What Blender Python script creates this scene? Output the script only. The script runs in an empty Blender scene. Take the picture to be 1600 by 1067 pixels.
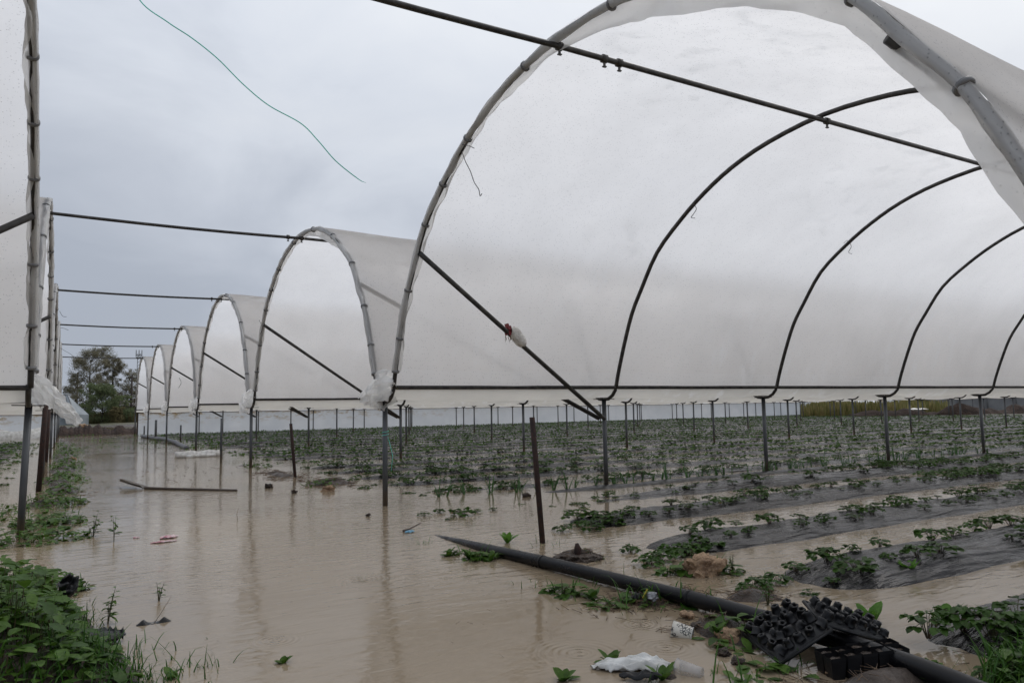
import bpy, math, random
import numpy as np
from mathutils import Vector, Matrix, noise
random.seed(7); rng = np.random.default_rng(7)
C = bpy.context.scene.collection
PI = math.pi

# ---------------------------------------------------------------- measured camera and layout
F_PX, PITCH, ROLL, YAW = 1168.4, 0.0889, -0.0173, 0.5368
XR, Y0, W, S, ZB = 2.9155, 7.568, 6.73, 2.9276, 1.235      # right ends, first gutter line, tunnel width, arch spacing, rail height
XL = -0.262                                                # ends of the left tunnels
Fv = Vector((math.sin(YAW)*math.cos(PITCH), math.cos(YAW)*math.cos(PITCH), math.sin(PITCH)))
Rv = Vector((math.cos(YAW), -math.sin(YAW), 0)); Uv = Rv.cross(Fv)
R2 = Rv*math.cos(ROLL) + Uv*math.sin(ROLL); U2 = -Rv*math.sin(ROLL) + Uv*math.cos(ROLL)
EYE = Vector((0, 0, 1.0))
def _ray(x, y): return Fv + R2*((x-800)/F_PX) - U2*((y-533.5)/F_PX)
def gz(x, y, z=0.0):
    d = _ray(x, y); t = (z-1)/d.z; return EYE + d*t
def gy(x, y, Y):
    d = _ray(x, y); return EYE + d*(Y/d.y)
def gx(x, y, X):
    d = _ray(x, y); return EYE + d*(X/d.x)
def pr(P):
    d = Vector(P)-EYE; z = d.dot(Fv)
    if z < .05: return (-9999, -9999, z)
    return (800+F_PX*d.dot(R2)/z, 533.5-F_PX*d.dot(U2)/z, z)
def ns(x, y=0., z=0.): return noise.noise(Vector((x, y, z)))

# ---------------------------------------------------------------- materials
def mat(name):
    m = bpy.data.materials.new(name); m.use_nodes = True
    nt = m.node_tree; nt.nodes.clear()
    out = nt.nodes.new('ShaderNodeOutputMaterial')
    return m, nt, out
def nd(nt, t, **k):
    n = nt.nodes.new(t)
    for a, v in k.items():
        if a in n.inputs: n.inputs[a].default_value = v
        else: setattr(n, a, v)
    return n
def ramp(nt, fac, stops):
    r = nt.nodes.new('ShaderNodeValToRGB'); e = r.color_ramp.elements
    while len(e) < len(stops): e.new(.5)
    for i, (p, c) in enumerate(stops):
        e[i].position = p; e[i].color = (c, c, c, 1) if isinstance(c, (int, float)) else (*c, 1)
    nt.links.new(fac, r.inputs[0]); return r.outputs[0]
def noi(nt, scale, detail=4, coord='Object', sc=(1, 1, 1), rough=.5):
    tc = nd(nt, 'ShaderNodeTexCoord'); mp = nd(nt, 'ShaderNodeMapping'); mp.inputs['Scale'].default_value = sc
    nt.links.new(tc.outputs[coord], mp.inputs[0])
    n = nd(nt, 'ShaderNodeTexNoise', Scale=scale, Detail=detail, Roughness=rough)
    nt.links.new(mp.outputs[0], n.inputs['Vector']); return n.outputs['Fac']
def bump(nt, h, strength, dist, prev=None):
    b = nd(nt, 'ShaderNodeBump', Strength=strength, Distance=dist); nt.links.new(h, b.inputs['Height'])
    if prev: nt.links.new(prev, b.inputs['Normal'])
    return b.outputs[0]
def solid(name, c1, c2=None, rough=.5, scale=8, metal=0, bs=.3, bd=.005, spec=.5, coat=0, sc=(1, 1, 1), rr=None, coord='Object', lo=.35, hi=.65):
    m, nt, out = mat(name)
    p = nd(nt, 'ShaderNodeBsdfPrincipled', Roughness=rough, Metallic=metal)
    p.inputs['Specular IOR Level'].default_value = spec; p.inputs['Coat Weight'].default_value = coat
    n = noi(nt, scale, 6, sc=sc, coord=coord)
    nt.links.new(ramp(nt, n, [(lo, c1), (hi, c2 or tuple(v*.75 for v in c1))]), p.inputs['Base Color'])
    if rr: nt.links.new(ramp(nt, noi(nt, scale*1.7, 4, coord=coord), [(.35, rr[0]), (.65, rr[1])]), p.inputs['Roughness'])
    n2 = noi(nt, scale*4, 5, sc=sc, coord=coord)
    nt.links.new(bump(nt, n2, bs, bd), p.inputs['Normal'])
    nt.links.new(p.outputs[0], out.inputs[0]); return m
def leafmat(name, dark, light, rough=.38, trans=.3, yellow=None):
    m, nt, out = mat(name)
    g = nd(nt, 'ShaderNodeNewGeometry'); oi = nd(nt, 'ShaderNodeObjectInfo')
    mx = nd(nt, 'ShaderNodeMath', operation='MULTIPLY_ADD'); mx.inputs[1].default_value = .75
    ad = nd(nt, 'ShaderNodeMath', operation='MULTIPLY'); ad.inputs[1].default_value = .25
    nt.links.new(oi.outputs['Random'], ad.inputs[0]); nt.links.new(g.outputs['Random Per Island'], mx.inputs[0]); nt.links.new(ad.outputs[0], mx.inputs[2])
    st = [(0, dark), (.8, light)]
    if yellow: st += [(.94, light), (.97, yellow)]
    col = ramp(nt, mx.outputs[0], st)
    v = noi(nt, 60, 3); hv = nd(nt, 'ShaderNodeHueSaturation'); nt.links.new(ramp(nt, v, [(.3, .75), (.7, 1.2)]), hv.inputs['Value']); nt.links.new(col, hv.inputs['Color'])
    p = nd(nt, 'ShaderNodeBsdfPrincipled', Roughness=rough); p.inputs['Specular IOR Level'].default_value = .25
    nt.links.new(hv.outputs[0], p.inputs['Base Color'])
    t = nd(nt, 'ShaderNodeBsdfTranslucent'); nt.links.new(hv.outputs[0], t.inputs[0])
    ms = nd(nt, 'ShaderNodeMixShader', Fac=trans); nt.links.new(p.outputs[0], ms.inputs[1]); nt.links.new(t.outputs[0], ms.inputs[2])
    nt.links.new(bump(nt, noi(nt, 90, 3), .25, .002), p.inputs['Normal'])
    nt.links.new(ms.outputs[0], out.inputs[0]); return m
def filmmat(name, tint, see=.42, diff=.22, drops=1.0, dirt=0., rough=.8, ior=1.08, clear=.0, wrinkle=.15):
    """milky greenhouse film: scattered see-through + translucent + a little surface white + wet gloss"""
    m, nt, out = mat(name)
    geo = nd(nt, 'ShaderNodeNewGeometry')
    mi = nd(nt, 'ShaderNodeMapRange'); mi.inputs['To Min'].default_value = ior; mi.inputs['To Max'].default_value = 1/ior
    nt.links.new(geo.outputs['Backfacing'], mi.inputs[0])
    tc = nd(nt, 'ShaderNodeTexCoord')
    # dirt and stains
    n1 = noi(nt, .9, 5, sc=(1, 1, .35), rough=.6)
    col = ramp(nt, n1, [(.3, tuple(v*(1-.10-dirt) for v in tint)), (.7, tint)])
    # scuffs: large soft pale smears
    sm = ramp(nt, noi(nt, 1.6, 6, sc=(1, 2.2, .5), rough=.62), [(.54, 0.0), (.70, 1.0)])
    # droplets
    vo = nd(nt, 'ShaderNodeTexVoronoi', Scale=62.0); mp = nd(nt, 'ShaderNodeMapping'); mp.inputs['Scale'].default_value = (1., 1.15, .8)
    nt.links.new(tc.outputs['Object'], mp.inputs[0]); nt.links.new(mp.outputs[0], vo.inputs['Vector'])
    sz = ramp(nt, vo.outputs['Color'], [(.24, 0.0), (.74, .30)])
    lt = nd(nt, 'ShaderNodeMath', operation='SUBTRACT'); nt.links.new(sz, lt.inputs[0]); nt.links.new(vo.outputs['Distance'], lt.inputs[1])
    dm = nd(nt, 'ShaderNodeMath', operation='MULTIPLY', use_clamp=True); dm.inputs[1].default_value = 9*drops; nt.links.new(lt.outputs[0], dm.inputs[0])
    nrm = bump(nt, dm.outputs[0], 1.0, .012)
    nrm = bump(nt, noi(nt, 3.0, 4, sc=(.6, 1, 1)), wrinkle, .05, nrm); nrm = bump(nt, noi(nt, 1.6, 3, sc=(1.8, .4, .3)), wrinkle*2, .08, nrm)
    rf = nd(nt, 'ShaderNodeBsdfRefraction', Roughness=rough); nt.links.new(mi.outputs[0], rf.inputs['IOR']); nt.links.new(col, rf.inputs[0])
    tl = nd(nt, 'ShaderNodeBsdfTranslucent'); nt.links.new(col, tl.inputs[0])
    df = nd(nt, 'ShaderNodeBsdfDiffuse'); nt.links.new(col, df.inputs[0]); nt.links.new(nrm, df.inputs['Normal'])
    sct = nd(nt, 'ShaderNodeMixShader', Fac=diff/(1-see)); nt.links.new(tl.outputs[0], sct.inputs[1]); nt.links.new(df.outputs[0], sct.inputs[2])
    a = nd(nt, 'ShaderNodeMixShader'); nt.links.new(rf.outputs[0], a.inputs[2]); nt.links.new(sct.outputs[0], a.inputs[1])
    f1 = nd(nt, 'ShaderNodeMath', operation='MULTIPLY_ADD'); nt.links.new(sm, f1.inputs[0]); f1.inputs[1].default_value = -.14; f1.inputs[2].default_value = see
    f2 = nd(nt, 'ShaderNodeMath', operation='MULTIPLY_ADD', use_clamp=True); nt.links.new(dm.outputs[0], f2.inputs[0]); f2.inputs[1].default_value = -.6; nt.links.new(f1.outputs[0], f2.inputs[2])
    nt.links.new(f2.outputs[0], a.inputs[0])
    wd_ = nd(nt, 'ShaderNodeBsdfDiffuse'); wd_.inputs[0].default_value = (.95, .95, .96, 1); wt = nd(nt, 'ShaderNodeBsdfTranslucent'); wt.inputs[0].default_value = (1, 1, 1, 1)
    wm_ = nd(nt, 'ShaderNodeMixShader', Fac=.55); nt.links.new(wd_.outputs[0], wm_.inputs[1]); nt.links.new(wt.outputs[0], wm_.inputs[2])
    sm2 = ramp(nt, noi(nt, 1.3, 5, sc=(3.2, 3.2, .7), rough=.6), [(.52, 0.0), (.66, 1.0)]); big_ = ramp(nt, noi(nt, .35, 2), [(.45, 0.0), (.6, 1.0)])
    smm = nd(nt, 'ShaderNodeMath', operation='MULTIPLY'); nt.links.new(sm2, smm.inputs[0]); nt.links.new(big_, smm.inputs[1])
    spz = nd(nt, 'ShaderNodeSeparateXYZ'); nt.links.new(tc.outputs['Object'], spz.inputs[0]); zn = nd(nt, 'ShaderNodeMath', operation='MULTIPLY_ADD'); zn.inputs[1].default_value = .05; nt.links.new(noi(nt, .8, 2), zn.inputs[0]); nt.links.new(spz.outputs['Z'], zn.inputs[2])
    zl = nd(nt, 'ShaderNodeMath', operation='LESS_THAN'); zl.inputs[1].default_value = 1.44; nt.links.new(zn.outputs[0], zl.inputs[0])
    zk = nd(nt, 'ShaderNodeMath', operation='MULTIPLY_ADD', use_clamp=True); zk.inputs[1].default_value = .22; nt.links.new(zl.outputs[0], zk.inputs[0]); ks = nd(nt, 'ShaderNodeMath', operation='MULTIPLY'); ks.inputs[1].default_value = .5; nt.links.new(smm.outputs[0], ks.inputs[0]); nt.links.new(ks.outputs[0], zk.inputs[2])
    wx = nd(nt, 'ShaderNodeMixShader'); nt.links.new(zk.outputs[0], wx.inputs[0]); nt.links.new(a.outputs[0], wx.inputs[1]); nt.links.new(wm_.outputs[0], wx.inputs[2])
    last = wx.outputs[0]
    if clear:
        tr = nd(nt, 'ShaderNodeBsdfTransparent'); c = nd(nt, 'ShaderNodeMixShader', Fac=clear)
        nt.links.new(last, c.inputs[1]); nt.links.new(tr.outputs[0], c.inputs[2]); last = c.outputs[0]
    dk = nd(nt, 'ShaderNodeBsdfDiffuse'); dk.inputs[0].default_value = (.30, .30, .31, 1); dmx = nd(nt, 'ShaderNodeMath', operation='MULTIPLY'); dmx.inputs[1].default_value = .44
    nt.links.new(dm.outputs[0], dmx.inputs[0]); dms = nd(nt, 'ShaderNodeMixShader'); nt.links.new(dmx.outputs[0], dms.inputs[0]); nt.links.new(last, dms.inputs[1]); nt.links.new(dk.outputs[0], dms.inputs[2]); last = dms.outputs[0]
    gl = nd(nt, 'ShaderNodeBsdfGlossy', Roughness=.22); nt.links.new(nrm, gl.inputs['Normal'])
    g = nd(nt, 'ShaderNodeMixShader', Fac=.045); nt.links.new(last, g.inputs[1]); nt.links.new(gl.outputs[0], g.inputs[2])
    nt.links.new(g.outputs[0], out.inputs[0]); return m

M = {}
M['film'] = filmmat('greenhouse_film', (.975, .955, .94), see=.38, diff=.11)
M['film_out'] = M['film']
M['bunch'] = filmmat('bunched_film', (.95, .94, .92), see=.28, diff=.34, drops=.7, rough=.8, wrinkle=.5, clear=.05)
M['bundle'] = filmmat('bundle_film', (.97, .965, .95), see=.42, diff=.22, drops=.1, rough=.7, wrinkle=.6, clear=.12)
M['hem'] = filmmat('loose_film', (.88, .87, .85), see=.30, diff=.30, drops=.15, clear=.06, wrinkle=.4)
M['gutter'] = filmmat('gutter_film', (.88, .85, .78), see=.24, diff=.36, drops=.2, dirt=.12, wrinkle=.4)
M['steel'] = solid('dark_steel', (.035, .033, .032), (.075, .07, .065), rough=.45, metal=.5, scale=14, bs=.2, bd=.002)
M['post'] = solid('galvanised_post', (.10, .105, .11), (.045, .046, .05), rough=.5, metal=.4, scale=9, bs=.2, bd=.002, sc=(1, 1, .2))
def muddied(m, z0, z1, col, fac=.75, scale=20):
    nt = m.node_tree; p = [n for n in nt.nodes if n.type == 'BSDF_PRINCIPLED'][0]; src = p.inputs['Base Color'].links[0].from_socket
    tc = nd(nt, 'ShaderNodeTexCoord'); sp = nd(nt, 'ShaderNodeSeparateXYZ'); nt.links.new(tc.outputs['Object'], sp.inputs[0])
    ad = nd(nt, 'ShaderNodeMath', operation='MULTIPLY_ADD'); ad.inputs[1].default_value = .16; nt.links.new(noi(nt, scale, 4), ad.inputs[0]); nt.links.new(sp.outputs['Z'], ad.inputs[2])
    mr = nd(nt, 'ShaderNodeMapRange'); mr.inputs['From Min'].default_value = z1; mr.inputs['From Max'].default_value = z0; mr.inputs['To Max'].default_value = fac; nt.links.new(ad.outputs[0], mr.inputs[0])
    mx = nd(nt, 'ShaderNodeMix', data_type='RGBA'); nt.links.new(mr.outputs[0], mx.inputs[0]); nt.links.new(src, mx.inputs[6]); mx.inputs[7].default_value = (*col, 1); nt.links.new(mx.outputs[2], p.inputs['Base Color'])
muddied(M['post'], .17, .28, (.12, .09, .06))
M['rust'] = solid('rusty_iron', (.045, .018, .012), (.02, .012, .01), rough=.8, scale=30, bs=.6, bd=.004)
M['clip'] = solid('grey_clip', (.20, .20, .20), (.12, .12, .12), rough=.5, scale=20)
M['blackpl'] = solid('black_plastic', (.006, .006, .007), (.011, .011, .012), spec=.3, rough=.38, scale=9, bs=.25, bd=.003, rr=(.28, .55))
M['pipe'] = solid('black_pipe', (.004, .004, .005), (.009, .009, .010), spec=.22, rough=.33, scale=5, bs=.12, bd=.004, rr=(.24, .42))
muddied(M['pipe'], .065, .10, (.055, .043, .032), .6, 12)
M['white'] = solid('white_plastic', (.80, .78, .74), (.50, .47, .43), rough=.4, scale=12, bs=.9, bd=.02)
M['bag'] = solid('white_bag', (.66, .66, .64), (.42, .41, .38), rough=.3, scale=9, bs=.6, bd=.01)
M['rock'] = solid('sandstone', (.46, .31, .19), (.24, .15, .09), rough=.85, scale=14, bs=1, bd=.02)
M['mud'] = solid('mud', (.035, .024, .017), (.075, .05, .034), rough=.75, scale=16, bs=1, bd=.03, rr=(.35, .9))
M['redsoil'] = solid('red_soil', (.028, .017, .012), (.060, .037, .027), rough=.95, scale=3, bs=1, bd=.12)
M['straw'] = solid('dead_stems', (.16, .10, .055), (.07, .045, .03), rough=.8, scale=20)
M['wire'] = solid('dark_wire', (.02, .02, .02), (.05, .04, .03), rough=.6)
M['twine'] = solid('green_twine', (.12, .72, .58), (.15, .8, .65), rough=.6)
M['red'] = solid('red_plastic', (.22, .015, .02), (.12, .01, .012), rough=.5, scale=30)
M['pink'] = solid('pink_wrapper', (.38, .10, .14), (.55, .45, .44), rough=.4, scale=22)
M['blue'] = solid('blue_rag', (.12, .30, .42), (.2, .38, .5), rough=.7)
M['silver'] = solid('silver_foil', (.45, .46, .48), (.15, .15, .17), rough=.3, metal=.6, scale=30, bs=1, bd=.01)
M['yellow'] = solid('yellow_plastic', (.6, .5, .05), rough=.5)
M['wood'] = solid('wet_wood', (.09, .065, .05), (.05, .037, .03), rough=.6, scale=20, sc=(1, 1, .1))
M['bark'] = solid('bark', (.07, .055, .045), (.04, .03, .025), rough=.9, scale=3)
M['concrete'] = solid('grey_sheet', (.16, .16, .165), (.22, .22, .22), rough=.8, scale=1)
M['shedroof'] = solid('shed_roof', (.12, .11, .11), (.17, .15, .14), rough=.7, scale=1)
M['dark'] = solid('dark_wall', (.04, .035, .032), rough=.9, scale=1)
M['hosegrey'] = solid('grey_hose', (.16, .16, .17), (.09, .09, .1), rough=.5, scale=5)
M['straw_leaf'] = leafmat('strawberry_leaf', (.016, .042, .005), (.052, .115, .014), rough=.5, yellow=(.12, .07, .02))
M['far_leaf'] = leafmat('strawberry_leaf_far', (.018, .046, .006), (.060, .125, .016), rough=.6)
M['weed'] = leafmat('broad_leaf', (.020, .058, .006), (.078, .15, .02), rough=.5, yellow=(.20, .18, .05))
M['lettuce'] = leafmat('pale_leaf', (.07, .18, .02), (.12, .26, .04), rough=.45, trans=.4)
M['grass'] = leafmat('grass_blade', (.03, .09, .012), (.07, .16, .025), rough=.45, trans=.35)
M['leek'] = leafmat('leek_leaf', (.035, .085, .03), (.07, .15, .05), rough=.4)
M['stem'] = solid('stem', (.05, .07, .02), (.10, .05, .03), rough=.6)
M['tree1'] = leafmat('poplar_leaf', (.11, .105, .07), (.23, .205, .13), rough=.7, trans=.2)
M['tree2'] = leafmat('shrub_leaf', (.07, .10, .045), (.145, .175, .07), rough=.7, trans=.2)
M['dry'] = leafmat('dry_grass', (.09, .085, .035), (.16, .13, .06), rough=.8, trans=.2)
M['fargreen'] = leafmat('far_weed', (.14, .16, .045), (.32, .27, .12), rough=.8, trans=.2)
M['flower'] = solid('petal', (.6, .55, .35), rough=.6)

# translucent cup and glass house
def thin(name, col, tr, rough=.15):
    m, nt, out = mat(name)
    t = nd(nt, 'ShaderNodeBsdfTransparent'); p = nd(nt, 'ShaderNodeBsdfPrincipled', Roughness=rough); p.inputs['Base Color'].default_value = (*col, 1)
    n = ramp(nt, noi(nt, 12, 4), [(.3, tr*.7), (.7, min(1, tr*1.2))])
    ms = nd(nt, 'ShaderNodeMixShader'); nt.links.new(n, ms.inputs[0]); nt.links.new(p.outputs[0], ms.inputs[1]); nt.links.new(t.outputs[0], ms.inputs[2]); nt.links.new(ms.outputs[0], out.inputs[0]); return m
M['clearpl'] = thin('clear_plastic', (.5, .48, .46), .55)
M['glass'] = solid('house_glass', (.30, .33, .35), (.16, .18, .19), rough=.3, scale=.8)

def cup_mat():
    m, nt, out = mat('printed_paper')
    p = nd(nt, 'ShaderNodeBsdfPrincipled', Roughness=.45)
    v = nd(nt, 'ShaderNodeTexVoronoi', Scale=95.0, feature='DISTANCE_TO_EDGE'); tc = nd(nt, 'ShaderNodeTexCoord'); nt.links.new(tc.outputs['Object'], v.inputs['Vector'])
    a = ramp(nt, v.outputs[0], [(.10, 0.0), (.17, 1.0)])
    b = ramp(nt, noi(nt, 30, 3), [(.46, 1.0), (.56, 0.0)])
    mx = nd(nt, 'ShaderNodeMath', operation='MAXIMUM'); nt.links.new(a, mx.inputs[0]); nt.links.new(b, mx.inputs[1])
    nt.links.new(ramp(nt, mx.outputs[0], [(0, (.05, .05, .05)), (1, (.60, .57, .50))]), p.inputs['Base Color'])
    nt.links.new(p.outputs[0], out.inputs[0]); return m
M['cup'] = cup_mat()

def mulch_mat():
    m, nt, out = mat('black_mulch_film')
    p = nd(nt, 'ShaderNodeBsdfPrincipled', Roughness=.3); p.inputs['Specular IOR Level'].default_value = .26
    nt.links.new(ramp(nt, noi(nt, 2.5, 5, coord='Object'), [(.35, (.012, .011, .012)), (.7, (.034, .031, .030))]), p.inputs['Base Color'])
    nt.links.new(ramp(nt, noi(nt, 5, 5), [(.35, .10), (.7, .38)]), p.inputs['Roughness'])
    w1 = bump(nt, noi(nt, 3.0, 5, sc=(.35, 2.6, 3), rough=.5), .9, .09)
    w2 = bump(nt, noi(nt, 16, 3, sc=(.25, 1.8, 1.4)), .18, .008, w1)
    wv = nd(nt, 'ShaderNodeTexWave', Scale=5.0, Distortion=9.0, Detail=3.0); wv.bands_direction = 'Y'
    tc = nd(nt, 'ShaderNodeTexCoord'); mp = nd(nt, 'ShaderNodeMapping'); mp.inputs['Scale'].default_value = (.25, 1, 1); nt.links.new(tc.outputs['Object'], mp.inputs[0]); nt.links.new(mp.outputs[0], wv.inputs[0])
    w3 = bump(nt, wv.outputs['Fac'], .22, .02, w2)
    nt.links.new(w3, p.inputs['Normal']); nt.links.new(p.outputs[0], out.inputs[0]); return m
M['mulch'] = mulch_mat()

def wall_mat():
    m, nt, out = mat('side_wall_film')
    p = nd(nt, 'ShaderNodeBsdfPrincipled', Roughness=.45); t = nd(nt, 'ShaderNodeBsdfTranslucent')
    tc = nd(nt, 'ShaderNodeTexCoord'); sp = nd(nt, 'ShaderNodeSeparateXYZ'); nt.links.new(tc.outputs['Object'], sp.inputs[0])
    base = ramp(nt, noi(nt, 1.1, 6, rough=.6), [(.3, (.70, .74, .78)), (.7, (.82, .85, .88))])
    st = nd(nt, 'ShaderNodeMath', operation='MULTIPLY', use_clamp=True)
    top = nd(nt, 'ShaderNodeMapRange'); top.inputs['From Min'].default_value = .45; top.inputs['From Max'].default_value = 1.0
    nt.links.new(sp.outputs['Z'], top.inputs[0])
    sn = ramp(nt, noi(nt, 1.4, 7, sc=(1, 1, 2.5), rough=.7), [(.50, 0.0), (.62, 1.0)])
    xr_ = nd(nt, 'ShaderNodeMapRange'); xr_.inputs['From Min'].default_value = 26; xr_.inputs['From Max'].default_value = 12; nt.links.new(sp.outputs['X'], xr_.inputs[0])
    s2 = nd(nt, 'ShaderNodeMath', operation='MULTIPLY'); nt.links.new(sn, s2.inputs[0]); nt.links.new(xr_.outputs[0], s2.inputs[1])
    nt.links.new(s2.outputs[0], st.inputs[0]); nt.links.new(top.outputs[0], st.inputs[1])
    mx = nd(nt, 'ShaderNodeMix', data_type='RGBA'); nt.links.new(st.outputs[0], mx.inputs[0]); nt.links.new(base, mx.inputs[6]); mx.inputs[7].default_value = (.42, .30, .15, 1)
    nt.links.new(mx.outputs[2], p.inputs['Base Color']); nt.links.new(mx.outputs[2], t.inputs[0])
    nt.links.new(bump(nt, noi(nt, 2.5, 4, sc=(1, 1, .5)), .5, .1), p.inputs['Normal'])
    ms = nd(nt, 'ShaderNodeMixShader', Fac=.62); nt.links.new(p.outputs[0], ms.inputs[1]); nt.links.new(t.outputs[0], ms.inputs[2]); nt.links.new(ms.outputs[0], out.inputs[0]); return m
M['wall'] = wall_mat()

def ground_mat():
    m, nt, out = mat('wet_soil')
    p = nd(nt, 'ShaderNodeBsdfPrincipled', Roughness=.6)
    c = ramp(nt, noi(nt, 7, 8, rough=.65), [(.3, (.026, .017, .012)), (.55, (.055, .037, .026)), (.75, (.095, .066, .047))])
    g = ramp(nt, noi(nt, .5, 6, rough=.6), [(.38, (.05, .06, .02)), (.62, (.10, .085, .045))])
    tc = nd(nt, 'ShaderNodeTexCoord'); sp = nd(nt, 'ShaderNodeSeparateXYZ'); nt.links.new(tc.outputs['Object'], sp.inputs[0])
    a = nd(nt, 'ShaderNodeMapRange'); a.inputs['From Min'].default_value = 50; a.inputs['From Max'].default_value = 56; nt.links.new(sp.outputs['X'], a.inputs[0])
    b = nd(nt, 'ShaderNodeMapRange'); b.inputs['From Min'].default_value = 74; b.inputs['From Max'].default_value = 80; nt.links.new(sp.outputs['Y'], b.inputs[0])
    mxm = nd(nt, 'ShaderNodeMath', operation='MAXIMUM'); nt.links.new(a.outputs[0], mxm.inputs[0]); nt.links.new(b.outputs[0], mxm.inputs[1])
    mx = nd(nt, 'ShaderNodeMix', data_type='RGBA'); nt.links.new(mxm.outputs[0], mx.inputs[0]); nt.links.new(c, mx.inputs[6]); nt.links.new(g, mx.inputs[7])
    nt.links.new(mx.outputs[2], p.inputs['Base Color'])
    nt.links.new(ramp(nt, noi(nt, 5, 5), [(.4, .35), (.65, .85)]), p.inputs['Roughness'])
    nt.links.new(bump(nt, noi(nt, 30, 7, rough=.7), .9, .02), p.inputs['Normal'])
    nt.links.new(p.outputs[0], out.inputs[0]); return m
M['ground'] = ground_mat()

def water_mat():
    m, nt, out = mat('muddy_water')
    p = nd(nt, 'ShaderNodeBsdfPrincipled', Roughness=.018, IOR=1.33); p.inputs['Specular IOR Level'].default_value = .5
    nt.links.new(ramp(nt, noi(nt, .45, 5, rough=.55), [(.3, (.240, .186, .124)), (.7, (.292, .232, .162))]), p.inputs['Base Color'])
    # long low swells, cross ripples and fine chop
    tc = nd(nt, 'ShaderNodeTexCoord')
    mp = nd(nt, 'ShaderNodeMapping'); mp.inputs['Rotation'].default_value = (0, 0, .50); mp.inputs['Scale'].default_value = (.45, 1.5, 1)
    nt.links.new(tc.outputs['Object'], mp.inputs[0])
    n1 = nd(nt, 'ShaderNodeTexNoise', Scale=8.5, Detail=2.2, Roughness=.5, Distortion=.8); nt.links.new(mp.outputs[0], n1.inputs['Vector'])
    mp2 = nd(nt, 'ShaderNodeMapping'); mp2.inputs['Rotation'].default_value = (0, 0, .2); mp2.inputs['Scale'].default_value = (.7, 1.6, 1)
    nt.links.new(tc.outputs['Object'], mp2.inputs[0])
    n2 = nd(nt, 'ShaderNodeTexNoise', Scale=22.0, Detail=3.0, Roughness=.55); nt.links.new(mp2.outputs[0], n2.inputs['Vector'])
    # patches of wind-rippled and calm water
    msk = ramp(nt, noi(nt, .55, 3), [(.36, .22), (.62, 1.0)]); h1_ = nd(nt, 'ShaderNodeMath', operation='MULTIPLY'); nt.links.new(n1.outputs[0], h1_.inputs[0]); nt.links.new(msk, h1_.inputs[1])
    h2 = nd(nt, 'ShaderNodeMath', operation='MULTIPLY'); nt.links.new(n2.outputs[0], h2.inputs[0]); nt.links.new(msk, h2.inputs[1])
    b = bump(nt, h1_.outputs[0], 1.0, .0078); b = bump(nt, h2.outputs[0], 1.0, .0020, b)
    # rings from rain drops
    tot = None
    for (cx, cy, r, f) in RINGS:
        vd = nd(nt, 'ShaderNodeVectorMath', operation='DISTANCE'); vd.inputs[1].default_value = (cx, cy, 0); nt.links.new(tc.outputs['Object'], vd.inputs[0])
        sn = nd(nt, 'ShaderNodeMath', operation='MULTIPLY'); sn.inputs[1].default_value = f; nt.links.new(vd.outputs['Value'], sn.inputs[0])
        s1 = nd(nt, 'ShaderNodeMath', operation='SINE'); nt.links.new(sn.outputs[0], s1.inputs[0])
        fa = nd(nt, 'ShaderNodeMapRange'); fa.inputs['From Min'].default_value = 0; fa.inputs['From Max'].default_value = r; fa.inputs['To Min'].default_value = 1; fa.inputs['To Max'].default_value = 0
        nt.links.new(vd.outputs['Value'], fa.inputs[0])
        ml = nd(nt, 'ShaderNodeMath', operation='MULTIPLY'); nt.links.new(s1.outputs[0], ml.inputs[0]); nt.links.new(fa.outputs[0], ml.inputs[1])
        if tot is None: tot = ml.outputs[0]
        else:
            ad = nd(nt, 'ShaderNodeMath', operation='ADD'); nt.links.new(tot, ad.inputs[0]); nt.links.new(ml.outputs[0], ad.inputs[1]); tot = ad.outputs[0]
    b = bump(nt, tot, .8, .0012, b)
    nt.links.new(b, p.inputs['Normal']); nt.links.new(p.outputs[0], out.inputs[0]); return m
RINGS = [(*gz(1000, 975)[:2], .16, 260), (*gz(1040, 1012)[:2], .2, 220), (*gz(905, 1020)[:2], .25, 190), (*gz(1115, 905)[:2], .14, 260), (*gz(560, 905)[:2], .2, 200), (*gz(430, 1000)[:2], .14, 240)]
M['water'] = water_mat()

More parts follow.
